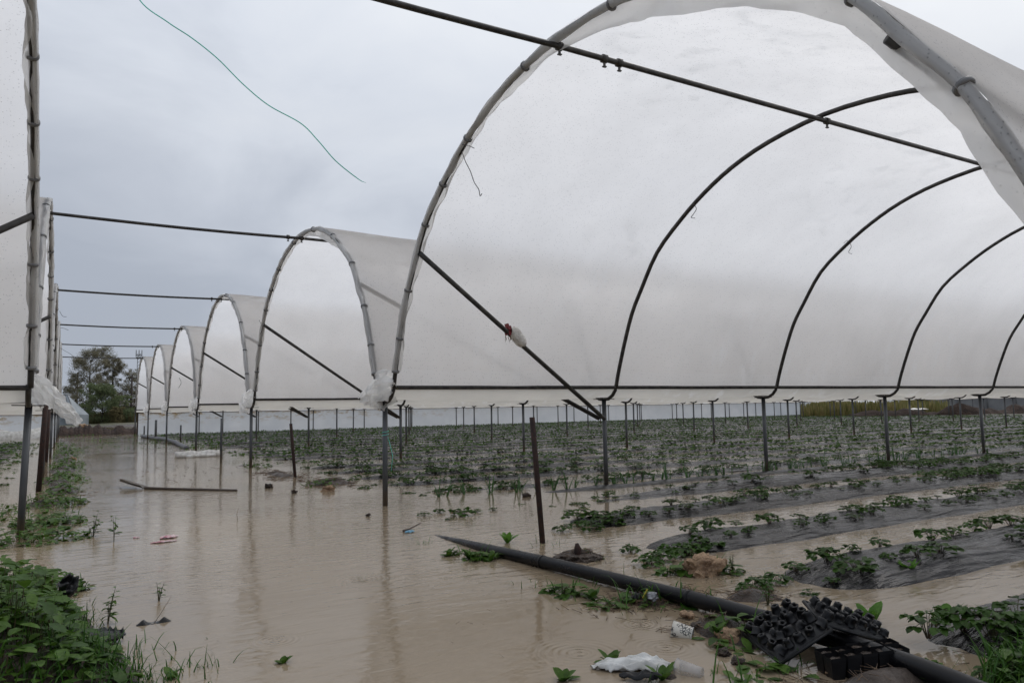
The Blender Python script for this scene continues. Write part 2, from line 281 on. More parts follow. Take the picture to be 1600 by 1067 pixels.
# ---------------------------------------------------------------- mesh building
class MB:
    def __init__(s): s.v = []; s.f = []; s.m = []; s.sm = []
    def add(s, vs, fs, mi=0, smooth=True):
        o = len(s.v); s.v += [tuple(v) for v in vs]; s.f += [tuple(i+o for i in f) for f in fs]; s.m += [mi]*len(fs); s.sm += [smooth]*len(fs); return s
    def tube(s, pts, rad, n=8, mi=0, caps=True, up=Vector((0, 0, 1))):
        pts = [Vector(p) for p in pts]; k = len(pts)
        if not hasattr(rad, '__len__'): rad = [rad]*k
        vs = []; fs = []; prev = None
        for i, p in enumerate(pts):
            t = (pts[min(i+1, k-1)]-pts[max(i-1, 0)]).normalized()
            if prev is None:
                a = t.orthogonal().normalized()
            else:
                a = (prev-t*prev.dot(t)).normalized()
            prev = a; b = t.cross(a)
            for j in range(n):
                th = 2*PI*j/n; vs.append(p+(a*math.cos(th)+b*math.sin(th))*rad[i])
        for i in range(k-1):
            for j in range(n):
                fs.append((i*n+j, i*n+(j+1) % n, (i+1)*n+(j+1) % n, (i+1)*n+j))
        if caps: fs.append(tuple(range(n-1, -1, -1))); fs.append(tuple((k-1)*n+j for j in range(n)))
        return s.add(vs, fs, mi)
    def box(s, c, d, rz=0, mi=0, M3=None):
        vs = []
        for x in (-.5, .5):
            for y in (-.5, .5):
                for z in (-.5, .5):
                    v = Vector((x*d[0], y*d[1], z*d[2]))
                    v = M3 @ v if M3 else Matrix.Rotation(rz, 3, 'Z') @ v
                    vs.append(v+Vector(c))
        return s.add(vs, [(0, 1, 3, 2), (4, 6, 7, 5), (0, 4, 5, 1), (2, 3, 7, 6), (0, 2, 6, 4), (1, 5, 7, 3)], mi, False)
    def grid(s, P, mi=0, smooth=True):
        """P[i][j] points"""
        a, b = len(P), len(P[0]); vs = [p for r in P for p in r]
        return s.add(vs, [(i*b+j, (i+1)*b+j, (i+1)*b+j+1, i*b+j+1) for i in range(a-1) for j in range(b-1)], mi, smooth)
    def leaf(s, p, d, L, wd, mi=0, fold=.25, droop=.3, up=None):
        """a leaf blade from p along d: rounded, folded along its midrib"""
        d = Vector(d).normalized(); u = up or Vector((0, 0, 1)); sd = d.cross(u)
        if sd.length < .1: sd = d.orthogonal()
        sd.normalize(); n = sd.cross(d).normalized(); p = Vector(p)
        pts = [p]
        for t, w in ((.28, .8), (.62, 1.), (.88, .55)):
            c = p+d*L*t-n*(droop*L*t*t); e = n*(fold*w*wd*.5)
            pts += [c-sd*wd*.5*w+e, c, c+sd*wd*.5*w+e]
        pts.append(p+d*L-n*droop*L)
        f = [(0, 2, 1), (0, 3, 2), (1, 2, 5, 4), (2, 3, 6, 5), (4, 5, 8, 7), (5, 6, 9, 8), (7, 8, 10), (8, 9, 10)]
        return s.add(pts, f, mi)
    def blade(s, p, d, L, w, bend, mi=0):
        d = Vector(d).normalized(); h = Vector((d.x, d.y, 0)); h = h.normalized() if h.length > .01 else Vector((1, 0, 0)); sd = Vector((-h.y, h.x, 0))
        P = Vector(p); vs = []
        for i in range(5):
            t = i/4; c = P+d*L*t+(h*.5-Vector((0, 0, 1)))*bend*L*t*t*t; ww = w*(1-t**1.6)*.5+.0004
            vs += [c-sd*ww, c+sd*ww]
        return s.add(vs, [(2*i, 2*i+1, 2*i+3, 2*i+2) for i in range(4)], mi)
    def mesh(s, name, mats):
        me = bpy.data.meshes.new(name); me.from_pydata(s.v, [], s.f)
        for m in (mats if isinstance(mats, (list, tuple)) else [mats]): me.materials.append(m)
        me.polygons.foreach_set('material_index', s.m); me.polygons.foreach_set('use_smooth', s.sm); me.update(); return me
    def obj(s, name, mats, parent=None): return mobj(name, s.mesh(name, mats), parent)
def mobj(name, me, parent=None, loc=None, rz=0):
    o = bpy.data.objects.new(name, me); C.objects.link(o)
    if parent: o.parent = parent
    if loc is not None: o.location = loc
    if rz: o.rotation_euler = (0, 0, rz)
    return o
def tag(o, label, cat=None, group=None, kind=None):
    if label: o['label'] = label
    if cat: o['category'] = cat
    if group: o['group'] = group
    if kind: o['kind'] = kind
    return o
def thing(name, label, cat, group=None, loc=(0, 0, 0), rz=0):
    o = bpy.data.objects.new(name, None); C.objects.link(o); o.location = loc; o.rotation_euler = (0, 0, rz)
    return tag(o, label, cat, group)
def centre(o, base=True):
    """move a mesh object's origin to its base without moving it"""
    me = o.data; n = len(me.vertices); co = np.empty(n*3); me.vertices.foreach_get('co', co); co = co.reshape(-1, 3)
    c = np.array([co[:, 0].mean(), co[:, 1].mean(), co[:, 2].min()]); co -= c; me.vertices.foreach_set('co', co.ravel()); me.update()
    o.location = Vector(o.location)+Vector(c); return o
def spline(pts, n):
    P = [np.array(p, float) for p in pts]; out = []
    P = [2*P[0]-P[1]]+P+[2*P[-1]-P[-2]]; k = len(P)-3
    for i in range(n):
        t = i/(n-1)*k; a = min(int(t), k-1); u = t-a; p0, p1, p2, p3 = P[a:a+4]
        out.append(.5*((2*p1)+(-p0+p2)*u+(2*p0-5*p1+4*p2-p3)*u*u+(-p0+3*p1-3*p2+p3)*u**3))
    return out
ORD = ['zeroth', 'first', 'second', 'third', 'fourth', 'fifth', 'sixth', 'seventh', 'eighth', 'ninth', 'tenth', 'eleventh', 'twelfth', 'thirteenth', 'fourteenth', 'fifteenth', 'sixteenth', 'seventeenth', 'eighteenth', 'nineteenth']
TENS = {2: 'twent', 3: 'thirt', 4: 'fort', 5: 'fift', 6: 'sixt', 7: 'sevent', 8: 'eight', 9: 'ninet'}
def ordn(n):
    if n < 20: return ORD[n]
    t, u = divmod(n, 10)
    return TENS[t]+'ieth' if u == 0 else TENS[t]+'y-'+ORD[u]

# ---------------------------------------------------------------- ground and water
BUMPS = [(-.55, 4.4, .75, 1.3, .30), (-.5, 3.3, .8, .7, .27), (-.2, 10.2, .35, .5, .19), (-.1, 8.2, .3, .9, .16), (-.1, 13.3, .4, 1.4, .18), (0, 20, .4, 4, .18),
         (.0, 27, .4, 5, .18), (2.98, 4.16, .20, .13, .23), (2.62, 3.05, .28, .20, .185), (3.08, 2.80, .20, .16, .21), (2.52, 2.50, .15, .16, .19),
         (2.52, 1.70, .42, .20, .19), (3.1, 1.38, .40, .26, .20), (2.1, 1.55, .3, .22, .17), (3.0, 12.5, .30, 1.2, .20), (3.2, 10.4, .55, .6, .21), (2.9, 15, .3, .5, .18), (1.95, 2.2, .18, .12, .17),
         (3.3, 3.3, .2, .15, .17), (2.52, 2.26, .22, .20, .175), (.0, 11.6, .3, .8, .165), (-.05, 16, .3, 1.2, .165), (3.0, 30, .4, 6, .17)]
def gh(x, y):
    z = -.16
    for bx, by, sx, sy, h in BUMPS:
        e = ((x-bx)/sx)**2+((y-by)/sy)**2
        if e < 8: z += h*math.exp(-e)
    z += .03*ns(x*1.7, y*1.7)+.015*ns(x*7, y*7, 3)
    if z > -.04: z += .01*ns(x*23, y*23, 5)
    far = max(min((x-47)/4, 1), min((y-73)/5, 1), 0)
    if far > 0: z += far*(.28+.12*ns(x*.1, y*.1))
    if y > 41: z += max(0, min((x-2.6)/1.5, 1))*.10*min((y-41)/2, 1)
    return z
def axis(a, b, c, d, fine, coarse_n):
    lo = list(a+(b-a)*(1-(1-np.linspace(0, 1, coarse_n, endpoint=False))**3)) if False else list(b-(b-a)*np.linspace(1, 0, coarse_n, endpoint=False)**3)
    mid = list(np.arange(b, c, fine)); hi = list(c+(d-c)*np.linspace(0, 1, coarse_n)**3)
    return lo+mid+hi
xs = axis(-400, -1.6, 4.2, 600, .035, 34); ys = axis(-60, 1.0, 6, 900, .035, 14)
ys = [y for y in ys if y < 6]+list(np.arange(6, 22, .12))+list(np.arange(22, 50, .6))+list(50+850*np.linspace(0, 1, 40)**2.2)
gm = MB().grid([[(x, y, gh(x, y)) for y in ys] for x in xs])
tag(gm.obj('ground', M['ground']), 'wet brown soil showing where the flood water is shallow', kind='structure')
wm = MB().grid([[(x, y, 0.0) for y in (-60, 0, 20, 60, 400, 900)] for x in (-400, -20, 20, 60, 200, 600)])
tag(wm.obj('water', M['water']), 'brown flood water standing between the tunnels', kind='structure')

# ---------------------------------------------------------------- tunnels
HALF = [(-.25, 1.235), (-.30, 1.40), (-.425, 1.73), (-.59, 2.10), (-.78, 2.38), (-1.08, 2.77), (-1.48, 3.06), (-1.85, 3.27), (-2.26, 3.44), (-2.74, 3.555), (-3.365, 3.61)]
PROF = HALF+[(-W-u, z) for u, z in HALF[-2::-1]]
NP_ = 61
prof = [Vector((0, p[0], p[1])) for p in spline(PROF, NP_)]
def tang(i): return (prof[min(i+1, NP_-1)]-prof[max(i-1, 0)]).normalized()
def inward(i):
    t = tang(i); n = Vector((0, t.z, -t.y)); c = Vector((0, -3.365, 1.2))-prof[i]
    return n if n.dot(c) > 0 else -n
arch_me = MB().tube([p for p in prof], .0235, 8).mesh('arch', M['steel'])
def cover_mesh(x0, x1, seed, nx, end_in):
    """film between arches; x0 is the open end"""
    P = []; L = x1-x0; rnd = .0
    for a in range(nx+1):
        x = x0+L*a/nx; k = abs(x-x0)/S; sag = math.sin(PI*(k % 1))**2 if 0 <= k else 0
        row = []
        for i in range(NP_):
            p = prof[i].copy(); n = inward(i)
            off = -.028+sag*.035+.014*ns(x*.8+seed, i*.16, seed)+.006*ns(x*3, i*.5+seed, 2)
            row.append((x, (p+n*off).y, (p+n*off).z))
        P.append(row)
    return MB().grid(P).mesh('cover_film', M['film'])
def bunch_mesh(sgn, seed, i0=3, i1=None, big=1.0):
    """film wrapped and gathered round the end arch: a lumpy tube pinched at each clip"""
    i1 = i1 or NP_-4
    pts = []; rad = []; n = 150; clips = CL
    for a in range(n):
        t = i0+(i1-i0)*a/(n-1); i = int(t); u = t-i; p = prof[i].lerp(prof[min(i+1, NP_-1)], u)
        dd = min(abs(t-c) for c in clips)
        pinch = min(1, dd/1.6)
        r = (.030+.016*pinch*(1+.9*ns(t*.55, seed)))*big+.003*ns(t*2.5, seed, 4)
        p = p+Vector((-sgn*.012+.014*pinch*ns(t*.7, seed+9), 0, 0))+inward(i)*(.016*pinch*(ns(t*.5, seed+3)+.3))
        pts.append(p); rad.append(max(r, .0255))
    m = MB(); k = len(pts); vs = []; N = 14
    for i, p in enumerate(pts):
        t = (pts[min(i+1, k-1)]-pts[max(i-1, 0)]).normalized(); a = Vector((1, 0, 0)); b = t.cross(a).normalized(); a = b.cross(t)
        for j in range(N):
            th = 2*PI*j/N
            rr = rad[i]*(1+.17*math.sin(3*th+i*.09+seed)+.11*ns(th*1.2, i*.07, seed)*2)
            vs.append(p+(a*math.cos(th)+b*math.sin(th))*rr)
    m.add(vs, [(i*N+j, i*N+(j+1) % N, (i+1)*N+(j+1) % N, (i+1)*N+j) for i in range(k-1) for j in range(N)])
    return m
CL = [3.0, 6.2, 10.5, 14.8, 17.8, 22, 27.6, 33, 39.4, 44.6, 50, 54, 57]
def hem_mesh(sgn, seed, widths, lift=0.0):
    """loose flap of film hanging inside the end arch; widths = list of (profile index, width)"""
    P = []; n = 170; i0, i1 = widths[0][0], widths[-1][0]
    for a in range(n):
        t = i0+(i1-i0)*a/(n-1); i = int(t); u = t-i; p = prof[i].lerp(prof[min(i+1, NP_-1)], u); nn = inward(i)
        w = float(np.interp(t, [q[0] for q in widths], [q[1] for q in widths]))
        w *= 1+.12*ns(t*.8, seed)
        row = []
        for j in range(9):
            v = j/8
            fold = .030*math.sin(v*3.0+ns(t*.35, seed)*4)*v**.6+.02*ns(t*.9, v*2, seed)
            row.append(p+nn*(w*v+.006)+Vector((sgn*(.02+fold), 0, 0)))
        P.append(row)
    return MB().grid(P).mesh('film_flap', M['hem'])
def clip_mesh(i):
    i = int(round(i)); p = prof[i]; t = tang(i)
    m = MB().tube([p-t*.013, p-t*.010, p+t*.010, p+t*.013], [.034, .041, .041, .034], 14)
    return m.mesh('film_clip', M['clip'])
clip_me = [clip_mesh(i) for i in CL]
POSNAME = {0: 'nearest to the camera', 1: 'second from the camera', 2: 'third from the camera', 3: 'fourth from the camera', 4: 'fifth from the camera', 5: 'sixth and farthest'}
def make_tunnel(side, k):
    """tunnel k spans gutter line k-1 to k; side +1 right block, -1 left block"""
    x0 = XR if side > 0 else XL; yk = Y0+k*W; na = 18 if side > 0 else 5
    word = 'right' if side > 0 else 'left'
    t = thing('greenhouse_tunnel', f'{word} side arched white film tunnel, {POSNAME[k]}', 'greenhouse', f'open ended film tunnels {word} of the flooded track', (x0, yk, 0))
    for j in range(na): mobj('arch', arch_me, t, (side*S*j, 0, 0))
    end = side*(S*(na-1)+.05)
    me = cover_mesh(-side*.02, end, k*7.3+side, (na-1)*8, 0); mobj('cover_film', me, t)
    big = (.66 if side > 0 else .60)
    b = bunch_mesh(side, k*3.1+side*5, 3, None, big); b.obj('gathered_film', M['bunch'], t)
    if k == 0 and side > 0:
        wd = [(3, .02), (12, .05), (20, .05), (26, .05), (28, .06), (31, .10), (34, .15), (36, .18), (38, .16), (41, .13), (45, .11), (50, .12), (57, .08)]
    else:
        wd = [(3, .02), (20, .03), (29, .05), (34, .10), (38, .13), (43, .07), (48, .04), (52, .05), (57, .03)]
    mobj('film_flap', hem_mesh(side, k*1.7+side, wd), t)
    for c, cm in zip(CL, clip_me):
        if k < 3: mobj('film_clip', cm, t)
    for s, yy in ((-1, -.25), (1, -W+.25)):
        r = MB().tube([(-side*.0, yy, ZB), (side*S*(na-1), yy, ZB)], .021, 8).obj('side_rail', M['steel'], t)
    # braces run from the end arch down to the second post, one each side
    for yy, y2 in ((-.935, -.05), (-W+.935, -W+.05)):
        MB().tube([(side*.0, yy, 2.52), (side*(S*.5), (yy+y2)/2, 1.665), (side*(S*.985), y2, .85)], .027, 8).obj('brace', M['steel'], t)
    return t
tun = {}
for k in range(6):
    tun[(1, k)] = make_tunnel(1, k); tun[(-1, k)] = make_tunnel(-1, k)

# ridge pipes crossing the track
for k in range(6):
    yy = Y0+(k-.5)*W; zz = 3.555
    t = thing('ridge_pipe', f'dark pipe crossing the track between ridge tops of {"nearest" if k == 0 else ordn(k+1)} tunnel pair', 'pipe', 'ridge pipes crossing above the track', (XR, yy, zz))
    L = S*17
    pts = [(XL-XR-S*4, 0, 0), (XL-XR, 0, 0)]+[(XL-XR+(XR-XL)*a/6, 0, -.02*math.sin(PI*a/6)) for a in range(1, 6)]+[(0, 0, 0), (L, 0, 0)]
    MB().tube(pts, .0215, 8).obj('pipe', M['steel'], t)
    for j, dx in enumerate([0.02, .42, .56, S+.04, 2*S] if k == 0 else [0.0, -.2]):
        q = MB(); q.tube([(dx-.02, 0, 0), (dx+.02, 0, 0)], .032, 8); q.box((dx, 0, -.038), (.014, .014, .05)); q.box((dx, 0, -.06), (.03, .02, .008))
        q.obj('clamp', M['steel'], t)

# posts under the gutters
def post_mesh(h0, sq=.028):
    m = MB(); m.tube([(0, 0, -.25), (0, 0, h0)], sq, 10); return m.mesh('post_tube', M['post'])
post_me = post_mesh(1.09)
br = MB(); br.box((0, 0, 1.094), (.24, .12, .008))
for s in (-1, 1):
    br.tube([(0, s*.01, 1.09), (0, s*.10, 1.098), (0, s*.18, 1.14), (0, s*.235, 1.20), (0, s*.252, 1.26)], .022, 8)
br_me = br.mesh('bracket', M['steel'])
def put_post(x, y, label, group, lean=0, z=0):
    t = thing('support_post', label, 'post', group, (x, y, z)); mobj('post_tube', post_me, t); mobj('bracket', br_me, t)
    t.rotation_euler = (0, lean, 0); return t
ROWN = {-1: 'in the row beyond the near side of the first tunnel', 0: 'in the nearest row', 1: 'in the second row', 2: 'in the third row', 3: 'in the fourth row', 4: 'in the fifth row', 5: 'in the sixth row'}
for k in range(0, 6):
    for j in range(18):
        x, y = XR+j*S, Y0+k*W; q = pr((x, y, .6))
        if q[0] > 1680: continue
        put_post(x, y, f'grey steel post right of the track, {ordn(j+1)} from the track {ROWN[k]}', 'posts under the right tunnels', random.uniform(-.006, .006) if j else 0)
for k in range(0, 6):
    for j in range(4):
        x, y = XL-.04-j*S, Y0+k*W+(.45 if k == 0 else 0)*0
        if pr((x, y, .6))[0] < -60: continue
        put_post(x, y, f'grey steel post left of the track, {ordn(j+1)} from the track {ROWN[k]}', 'posts under the left tunnels', .022 if j == 0 and k == 0 else random.uniform(-.01, .012))

# gutter films slung between neighbouring tunnels
def gutter_mesh(side, na, k, seed):
    P = []; nx = (na-1)*14
    for a in range(nx+1):
        x = side*S*(na-1)*a/nx; f = (a/14) % 1; sg = math.sin(PI*f)**1.2
        row = []
        for j in range(13):
            v = -1+2*j/12
            z = 1.235-(.112+.045*sg+.018*ns(x*.9, seed))*(1-abs(v)**2.2)+.008*ns(x*3, v*2, seed)
            z += .03*abs(v)**6*0
            row.append((x, v*.262, z))
        P.append(row)
    return MB().grid(P).mesh('gutter_film', M['gutter'])
for k in range(0, 6):
    for side in (1, -1):
        na = 18 if side > 0 else 5
        o = mobj('gutter_film', gutter_mesh(side, na, k, k*5+side), None, ((XR if side > 0 else XL), Y0+k*W, 0))
        tag(o, f'stained slack film sagging over {"nearest" if k == 0 else ordn(k+1)} post row {"right" if side > 0 else "left"} of the track', 'gutter film', 'slack films over the post rows')

# crumpled loose ends of film at the first posts
def crumple(base, tip, wid, seed, n=26, m=20, amp=.05, droop=0.0):
    P = []; b = Vector(base); d = Vector(tip)-b; up = Vector((0, 0, 1)); sd = Vector((d.z, 0, -d.x)); sd = (sd if sd.length > .01 else Vector((1, 0, 0))).normalized(); nn = d.normalized().cross(sd)
    for i in range(n):
        t = i/(n-1); row = []
        wl = wid*float(np.interp(t, [0, .15, .45, .75, 1], [.22, .75, 1, .8, .45]))*(1+.18*ns(t*4, seed))
        for j in range(m):
            v = -1+2*j/(m-1)
            o = nn*(amp*(math.sin(v*5+seed+t*3)*.6+ns(t*5, v*2.5, seed)*1.5))+sd*(v*wl*.5+.03*ns(t*6, v*3, seed+4))+d*(t+.07*ns(v*3, t*2, seed+8)*t)
            row.append(b+o)
        P.append(row)
    return MB().grid(P)
for k in range(0, 5):
    x, y = XR, Y0+k*W
    mb = crumple((x-.02, y-.18, 1.42), (x-.10, y-.02, 1.02) if k == 0 else (x-.05, y+.35, 1.0), .34, k*3+1, amp=.05)
    mb.v += []; mb2 = crumple((x+.0, y-.28, 1.30), (x-.26 if k == 0 else x-.1, y+.02, 1.1), .24, k*3+2, amp=.06)
    mb.add(mb2.v, mb2.f)
    o = mb.obj('film_bundle', M['bundle'])
    centre(o); tag(o, f'crumpled loose film end hanging at the {"nearest" if k == 0 else ordn(k+1)} post right of the track', 'plastic film', 'crumpled film ends by the posts')
x, y = XL, Y0
P = crumple((x, y-.22, 1.34), (x+.26, y-.05, 1.04), .15, 31, amp=.035); P2 = crumple((x+.02, y-.2, 1.30), (x+.08, y+.1, 1.08), .20, 32, amp=.04); P3 = crumple((x+.16, y-.1, 1.14), (x+.36, y-.1, .93), .13, 33, amp=.02)
P.add(P2.v, P2.f); P.add(P3.v, P3.f); o = P.obj('film_bundle', M['bundle']); centre(o)
tag(o, 'torn white film end blowing out from the near left post', 'plastic film', 'crumpled film ends by the posts')

# far side walls of film
def side_wall(xa, xb, label, seed):
    t = thing('side_wall', label, 'film wall', None, (0, Y0+5*W+.06, 0)); P = []
    n = max(8, int(abs(xb-xa)*4))
    for a in range(n+1):
        x = xa+(xb-xa)*a/n
        P.append([(x, .05*ns(x*1.3, z*2, seed)+.02*ns(x*5, z, seed), z) for z in np.linspace(-.1, 1.06+.015*ns(x*.7, seed), 7)])
    MB().grid(P).obj('wall_film', M['wall'], t)
    m = MB().tube([(xa, -.04, -.1), (xa, -.04, 1.1)], .03, 6).obj('end_post', M['rust'], t)
    MB().tube([(xa, -.03, 1.07), (xb, -.03, 1.07)], .018, 6).obj('top_rail', M['straw'], t)
    return t
side_wall(3.02, XR+S*17.3, 'long pale stained film wall along the far side of the right tunnels', 4)
side_wall(XL-S*4, XL-.1, 'pale film wall far behind the left tunnels', 9)
# heap of film at foot of left wall
mb = MB(); P = []
for a in range(60):
    x = -9+9.0*a/59*.93
    P.append([(x, 40.2+.45*math.cos(v)*(1+.3*ns(x*2, 5))+.1, -.02+max(0, .42*math.sin(v)*(1+.5*ns(x*1.1, v, 2)))) for v in np.linspace(0, PI, 9)])
o = mb.grid(P).obj('film_heap', M['bag']); centre(o); tag(o, 'long dirty white heap of old film at foot of far left wall', 'plastic film')

# ---------------------------------------------------------------- planting beds
BEDW = .72
def bed_y(k, i): return Y0+k*W-6.42+1.25*i+(.16 if k == 0 and i == 0 else 0)
def bed_h(x, y, k, i, side):
    """height of the crest above the water"""
    h = (.072 if k == 0 and side > 0 else .034)+.022*ns(x*.45, y*.7, 1)+.014*ns(x*1.3, y, 7)
    if side > 0:
        st = {(0, 0): 2.5, (0, 1): 2.95, (0, 2): 2.9, (0, 3): 3.0, (0, 4): 3.6}.get((k, i), 3.0)
        e = (x-st)
        if (k, i) == (0, 4): h -= .09*max(0, 1-(x-4.2)/3.2)
        if (k, i) == (0, 3): h -= .06*max(0, 1-(x-3.5)/2.4)
        if k >= 1 and i == 0: h -= .06*max(0, 1-(x-3)/4)
    else: e = (-.35-x)
    return h, e
mulch_pts = []
def make_bed(side, k, i):
    ya = bed_y(k, i); seed = k*11+i*3+side
    if side > 0: x0, x1 = 2.5, min(53, 3+ (ya+4)*2.35)
    else: x0, x1 = -.35, -12.0 if k < 3 else -8
    near = side > 0 and k == 0
    step = .06 if near else (.12 if k <= 1 else .3); n = int(abs(x1-x0)/step); P = []
    xx = x0; N = 17 if k <= 1 else 9
    for a in range(n+1):
        t = a/n; x = x0+(x1-x0)*t
        h, e = bed_h(x, ya, k, i, side); en = max(0, min(1, e/1.1)); en = en*en*(3-2*en); hh = h*en-(1-en)*.1
        w = (.84 if k == 0 else BEDW)*(1+.06*ns(x*.6, seed))*(.5+.5*en); yc = ya+(.84 if k == 0 else BEDW)/2+.07*ns(x*.35, seed+5)+.03*ns(x*1.4, seed+2)
        row = []
        for j in range(N):
            v = -1+2*j/(N-1); s = (1-abs(v)**3.2)
            z = -.09+(hh+.09)*s
            if near or k == 1: z += (.020*ns(x*2.2, v*2.5, seed)+.009*ns(x*6, v*7, seed+1))*(1-v*v*.6)
            row.append((x, yc+v*w*.50+.02*ns(x*3, v*2, seed), z))
        P.append(row)
    o = MB().grid(P).obj('mulch_film', M['mulch'])
    num = k*5+i+1
    tag(o, f'wet black film over the {"nearest" if num == 1 else ordn(num)} planting bed {"right" if side > 0 else "left"} of the track', 'mulch film', f'black film beds {"right" if side > 0 else "left"} of the track')
    return o
for k in range(6):
    for i in range(5):
        make_bed(1, k, i)
        if (k, i) != (0, 0) and k <= 4: make_bed(-1, k, i)
# film strip along the first post line
P = []
for a in range(260):
    x = 3.9+a*.09; w = .16*(1+.3*ns(x*.8, 3))
    en = min(1, max(0, (x-4.6)/1)); P.append([(x, 7.50+.05*ns(x*.7)+v*w, -.02+(.055+.02*ns(x*1.7, 8))*en*(1-abs(v)**2.5)) for v in np.linspace(-1, 1, 7)])
o = MB().grid(P).obj('mulch_film', M['blackpl']); tag(o, 'narrow black film strip along the nearest post row', 'mulch film')

# ---------------------------------------------------------------- strawberry plants
def strawberry(seed, n=13, R=.12, H=.10, lf=.052):
    r = random.Random(seed); m = MB()
    for a in range(n):
        th = a*2.4+r.uniform(-.4, .4); q = (a+.5)/n; rr = R*math.sqrt(q)*r.uniform(.75, 1.1); z = H*(1.0-.72*q)*r.uniform(.6, 1.2)+.008
        tip = Vector((math.cos(th)*rr, math.sin(th)*rr, z)); mid = tip*.5+Vector((0, 0, .02))
        m.tube([(tip.x*.1, tip.y*.1, -.02), mid, tip], [.0022, .0018, .0014], 3, mi=1, caps=False)
        L = lf*r.uniform(.75, 1.2); d0 = th+r.uniform(-.5, .5)
        for da in (-1.15, 0, 1.15):
            d = Vector((math.cos(d0+da), math.sin(d0+da), r.uniform(-.25, .15)))
            m.leaf(tip, d, L, L*.92, 0, fold=r.uniform(.1, .5), droop=r.uniform(.05, .35))
    for a in range(r.randint(0, 3)):     # old leaves lying flat
        th = r.uniform(0, 6.28); m.leaf((math.cos(th)*R*.8, math.sin(th)*R*.8, .012), (math.cos(th), math.sin(th), 0), lf*1.2, lf, 0, fold=.1, droop=.02)
    return m.mesh('strawberry_plant', [M['straw_leaf'], M['stem']])
SB = [strawberry(s, n=[9, 12, 15, 10, 17, 13, 7, 14][s], R=[.07, .09, .115, .08, .12, .10, .06, .105][s], H=[.035, .05, .065, .04, .06, .05, .03, .055][s], lf=[.036, .042, .048, .038, .048, .044, .034, .044][s]) for s in range(8)]
cands = []
for side in (1, -1):
    for k in range(6):
        for i in range(5):
            if side < 0 and (k == 5 or (k, i) == (0, 0)): continue
            ya = bed_y(k, i)
            for row in (0, 1):
                x = 3.15 if side > 0 else -.55; lim = 52.8 if side > 0 else -10; nth = 0
                while (x < lim) if side > 0 else (x > lim):
                    x += side*(random.uniform(.17, .29) if k else random.uniform(.20, .36) if x < 9 or i < 2 else random.uniform(.16, .26))
                    y = ya+(.30 if row == 0 else .58)+random.uniform(-.05, .05)
                    h, e = bed_h(x, ya, k, i, side)
                    if e < .25: continue
                    nth += 1
                    en = max(0, min(1, e/1.1)); en = en*en*(3-2*en); z = h*en-(1-en)*.1
                    if k == 0 and i == 0: continue
                    if random.random() < .08: continue
                    if ns(x*1.1, y*1.6, 12) < -.42 and k == 0: continue
                    if k > 0 and ns(x*.5, y*1.5, 22) < -.45: continue
                    q = pr((x, y, z+.05))
                    if not (-40 < q[0] < 1640 and 560 < q[1] < 1100): continue
                    thin_ = 1.0
                    if z < -.02 and random.random() < .35: continue
                    sc = random.uniform(.55, 1.2)*((.95 if i == 1 else .9) if k == 0 else .95)
                    if k == 0 and i >= 2 and x > 9: sc *= 1.2
                    if k == 0 and i == 4 and x < 7: sc *= .8
                    cands.append((q[2], side, k, i, row, nth, x, y, max(z, -.03), sc))
cands.sort(key=lambda c: c[0]/(c[9]+.6))
near_p, far_p = cands[:270], cands[270:]
for d, side, k, i, row, nth, x, y, z, sc in near_p:
    num = k*5+i+1; me = SB[min(7, max(0, random.randrange(8)))]
    o = mobj('strawberry_plant', me, None, (x, y, z), random.uniform(0, 6.28)); o.scale = (sc, sc, sc*random.uniform(.8, 1.15))
    o.rotation_euler = (random.uniform(-.12, .12), random.uniform(-.12, .12), random.uniform(0, 6.28))
    tag(o, f'strawberry plant, {ordn(nth)} from the track in {"near" if row == 0 else "far"} row of {ordn(num)} {"right" if side > 0 else "left"} bed', 'strawberry plant', 'strawberry plants on the film beds')
DR = [(663, 806, .5, 'tiny'), (686, 801, .6, 'small'), (722, 805, .95, 'wide low'), (745, 800, .5, 'small'), (702, 812, .5, 'flat'), (770, 797, .5, 'flat'), (878, 830, 1.0, 'leafy'), (905, 822, .7, 'small'), (926, 828, .9, 'leafy'), (932, 812, 1.2, 'large'), (958, 820, .8, 'rounded'), (984, 812, 1.0, 'rounded'), (888, 800, .7, 'small'), (912, 790, .7, 'small'),
 (985, 862, .9, 'spreading'), (1030, 876, 1.0, 'large'), (1052, 866, .9, 'large'), (1076, 868, 1.1, 'very large'), (1096, 858, 1.1, 'large'), (1012, 884, .9, 'low'), (1100, 842, .9, 'low'), (1190, 915, .9, 'broad'), (1215, 910, 1.0, 'leafy'), (1178, 922, .8, 'low')]
for n, (px, py, s_, wd_) in enumerate(DR):
    p = gz(px, py, .0); o = mobj('strawberry_plant', SB[(n*5+2) % 8], None, (p.x, p.y, .0), n*1.7); o.scale = (s_, s_, s_*1.1)
    tag(o, f'{wd_} half drowned strawberry plant, {ordn(n+1)} clump counted from the first post towards the trays', 'strawberry plant', 'half drowned strawberry plants at the bed ends')
for n, (px, py, s_) in enumerate([(1450, 985, 1.0), (1505, 975, .9), (1550, 985, 1.1), (1590, 975, 1.0)]):
    p = gz(px, py, .06); o = mobj('strawberry_plant', SB[(n*3+1) % 8], None, (p.x, p.y, .055), n*1.3); o.scale = (s_, s_, s_*1.3)
    tag(o, f'strawberry plant on the film bed in the lower right corner, {ordn(n+1)} from the trays', 'strawberry plant', 'strawberry plants on the film beds')
def mass(name, mats, items, gen, label, cat):
    m = MB()
    for it in items: gen(m, *it)
    return tag(m.obj(name, mats), label, cat, kind='stuff')
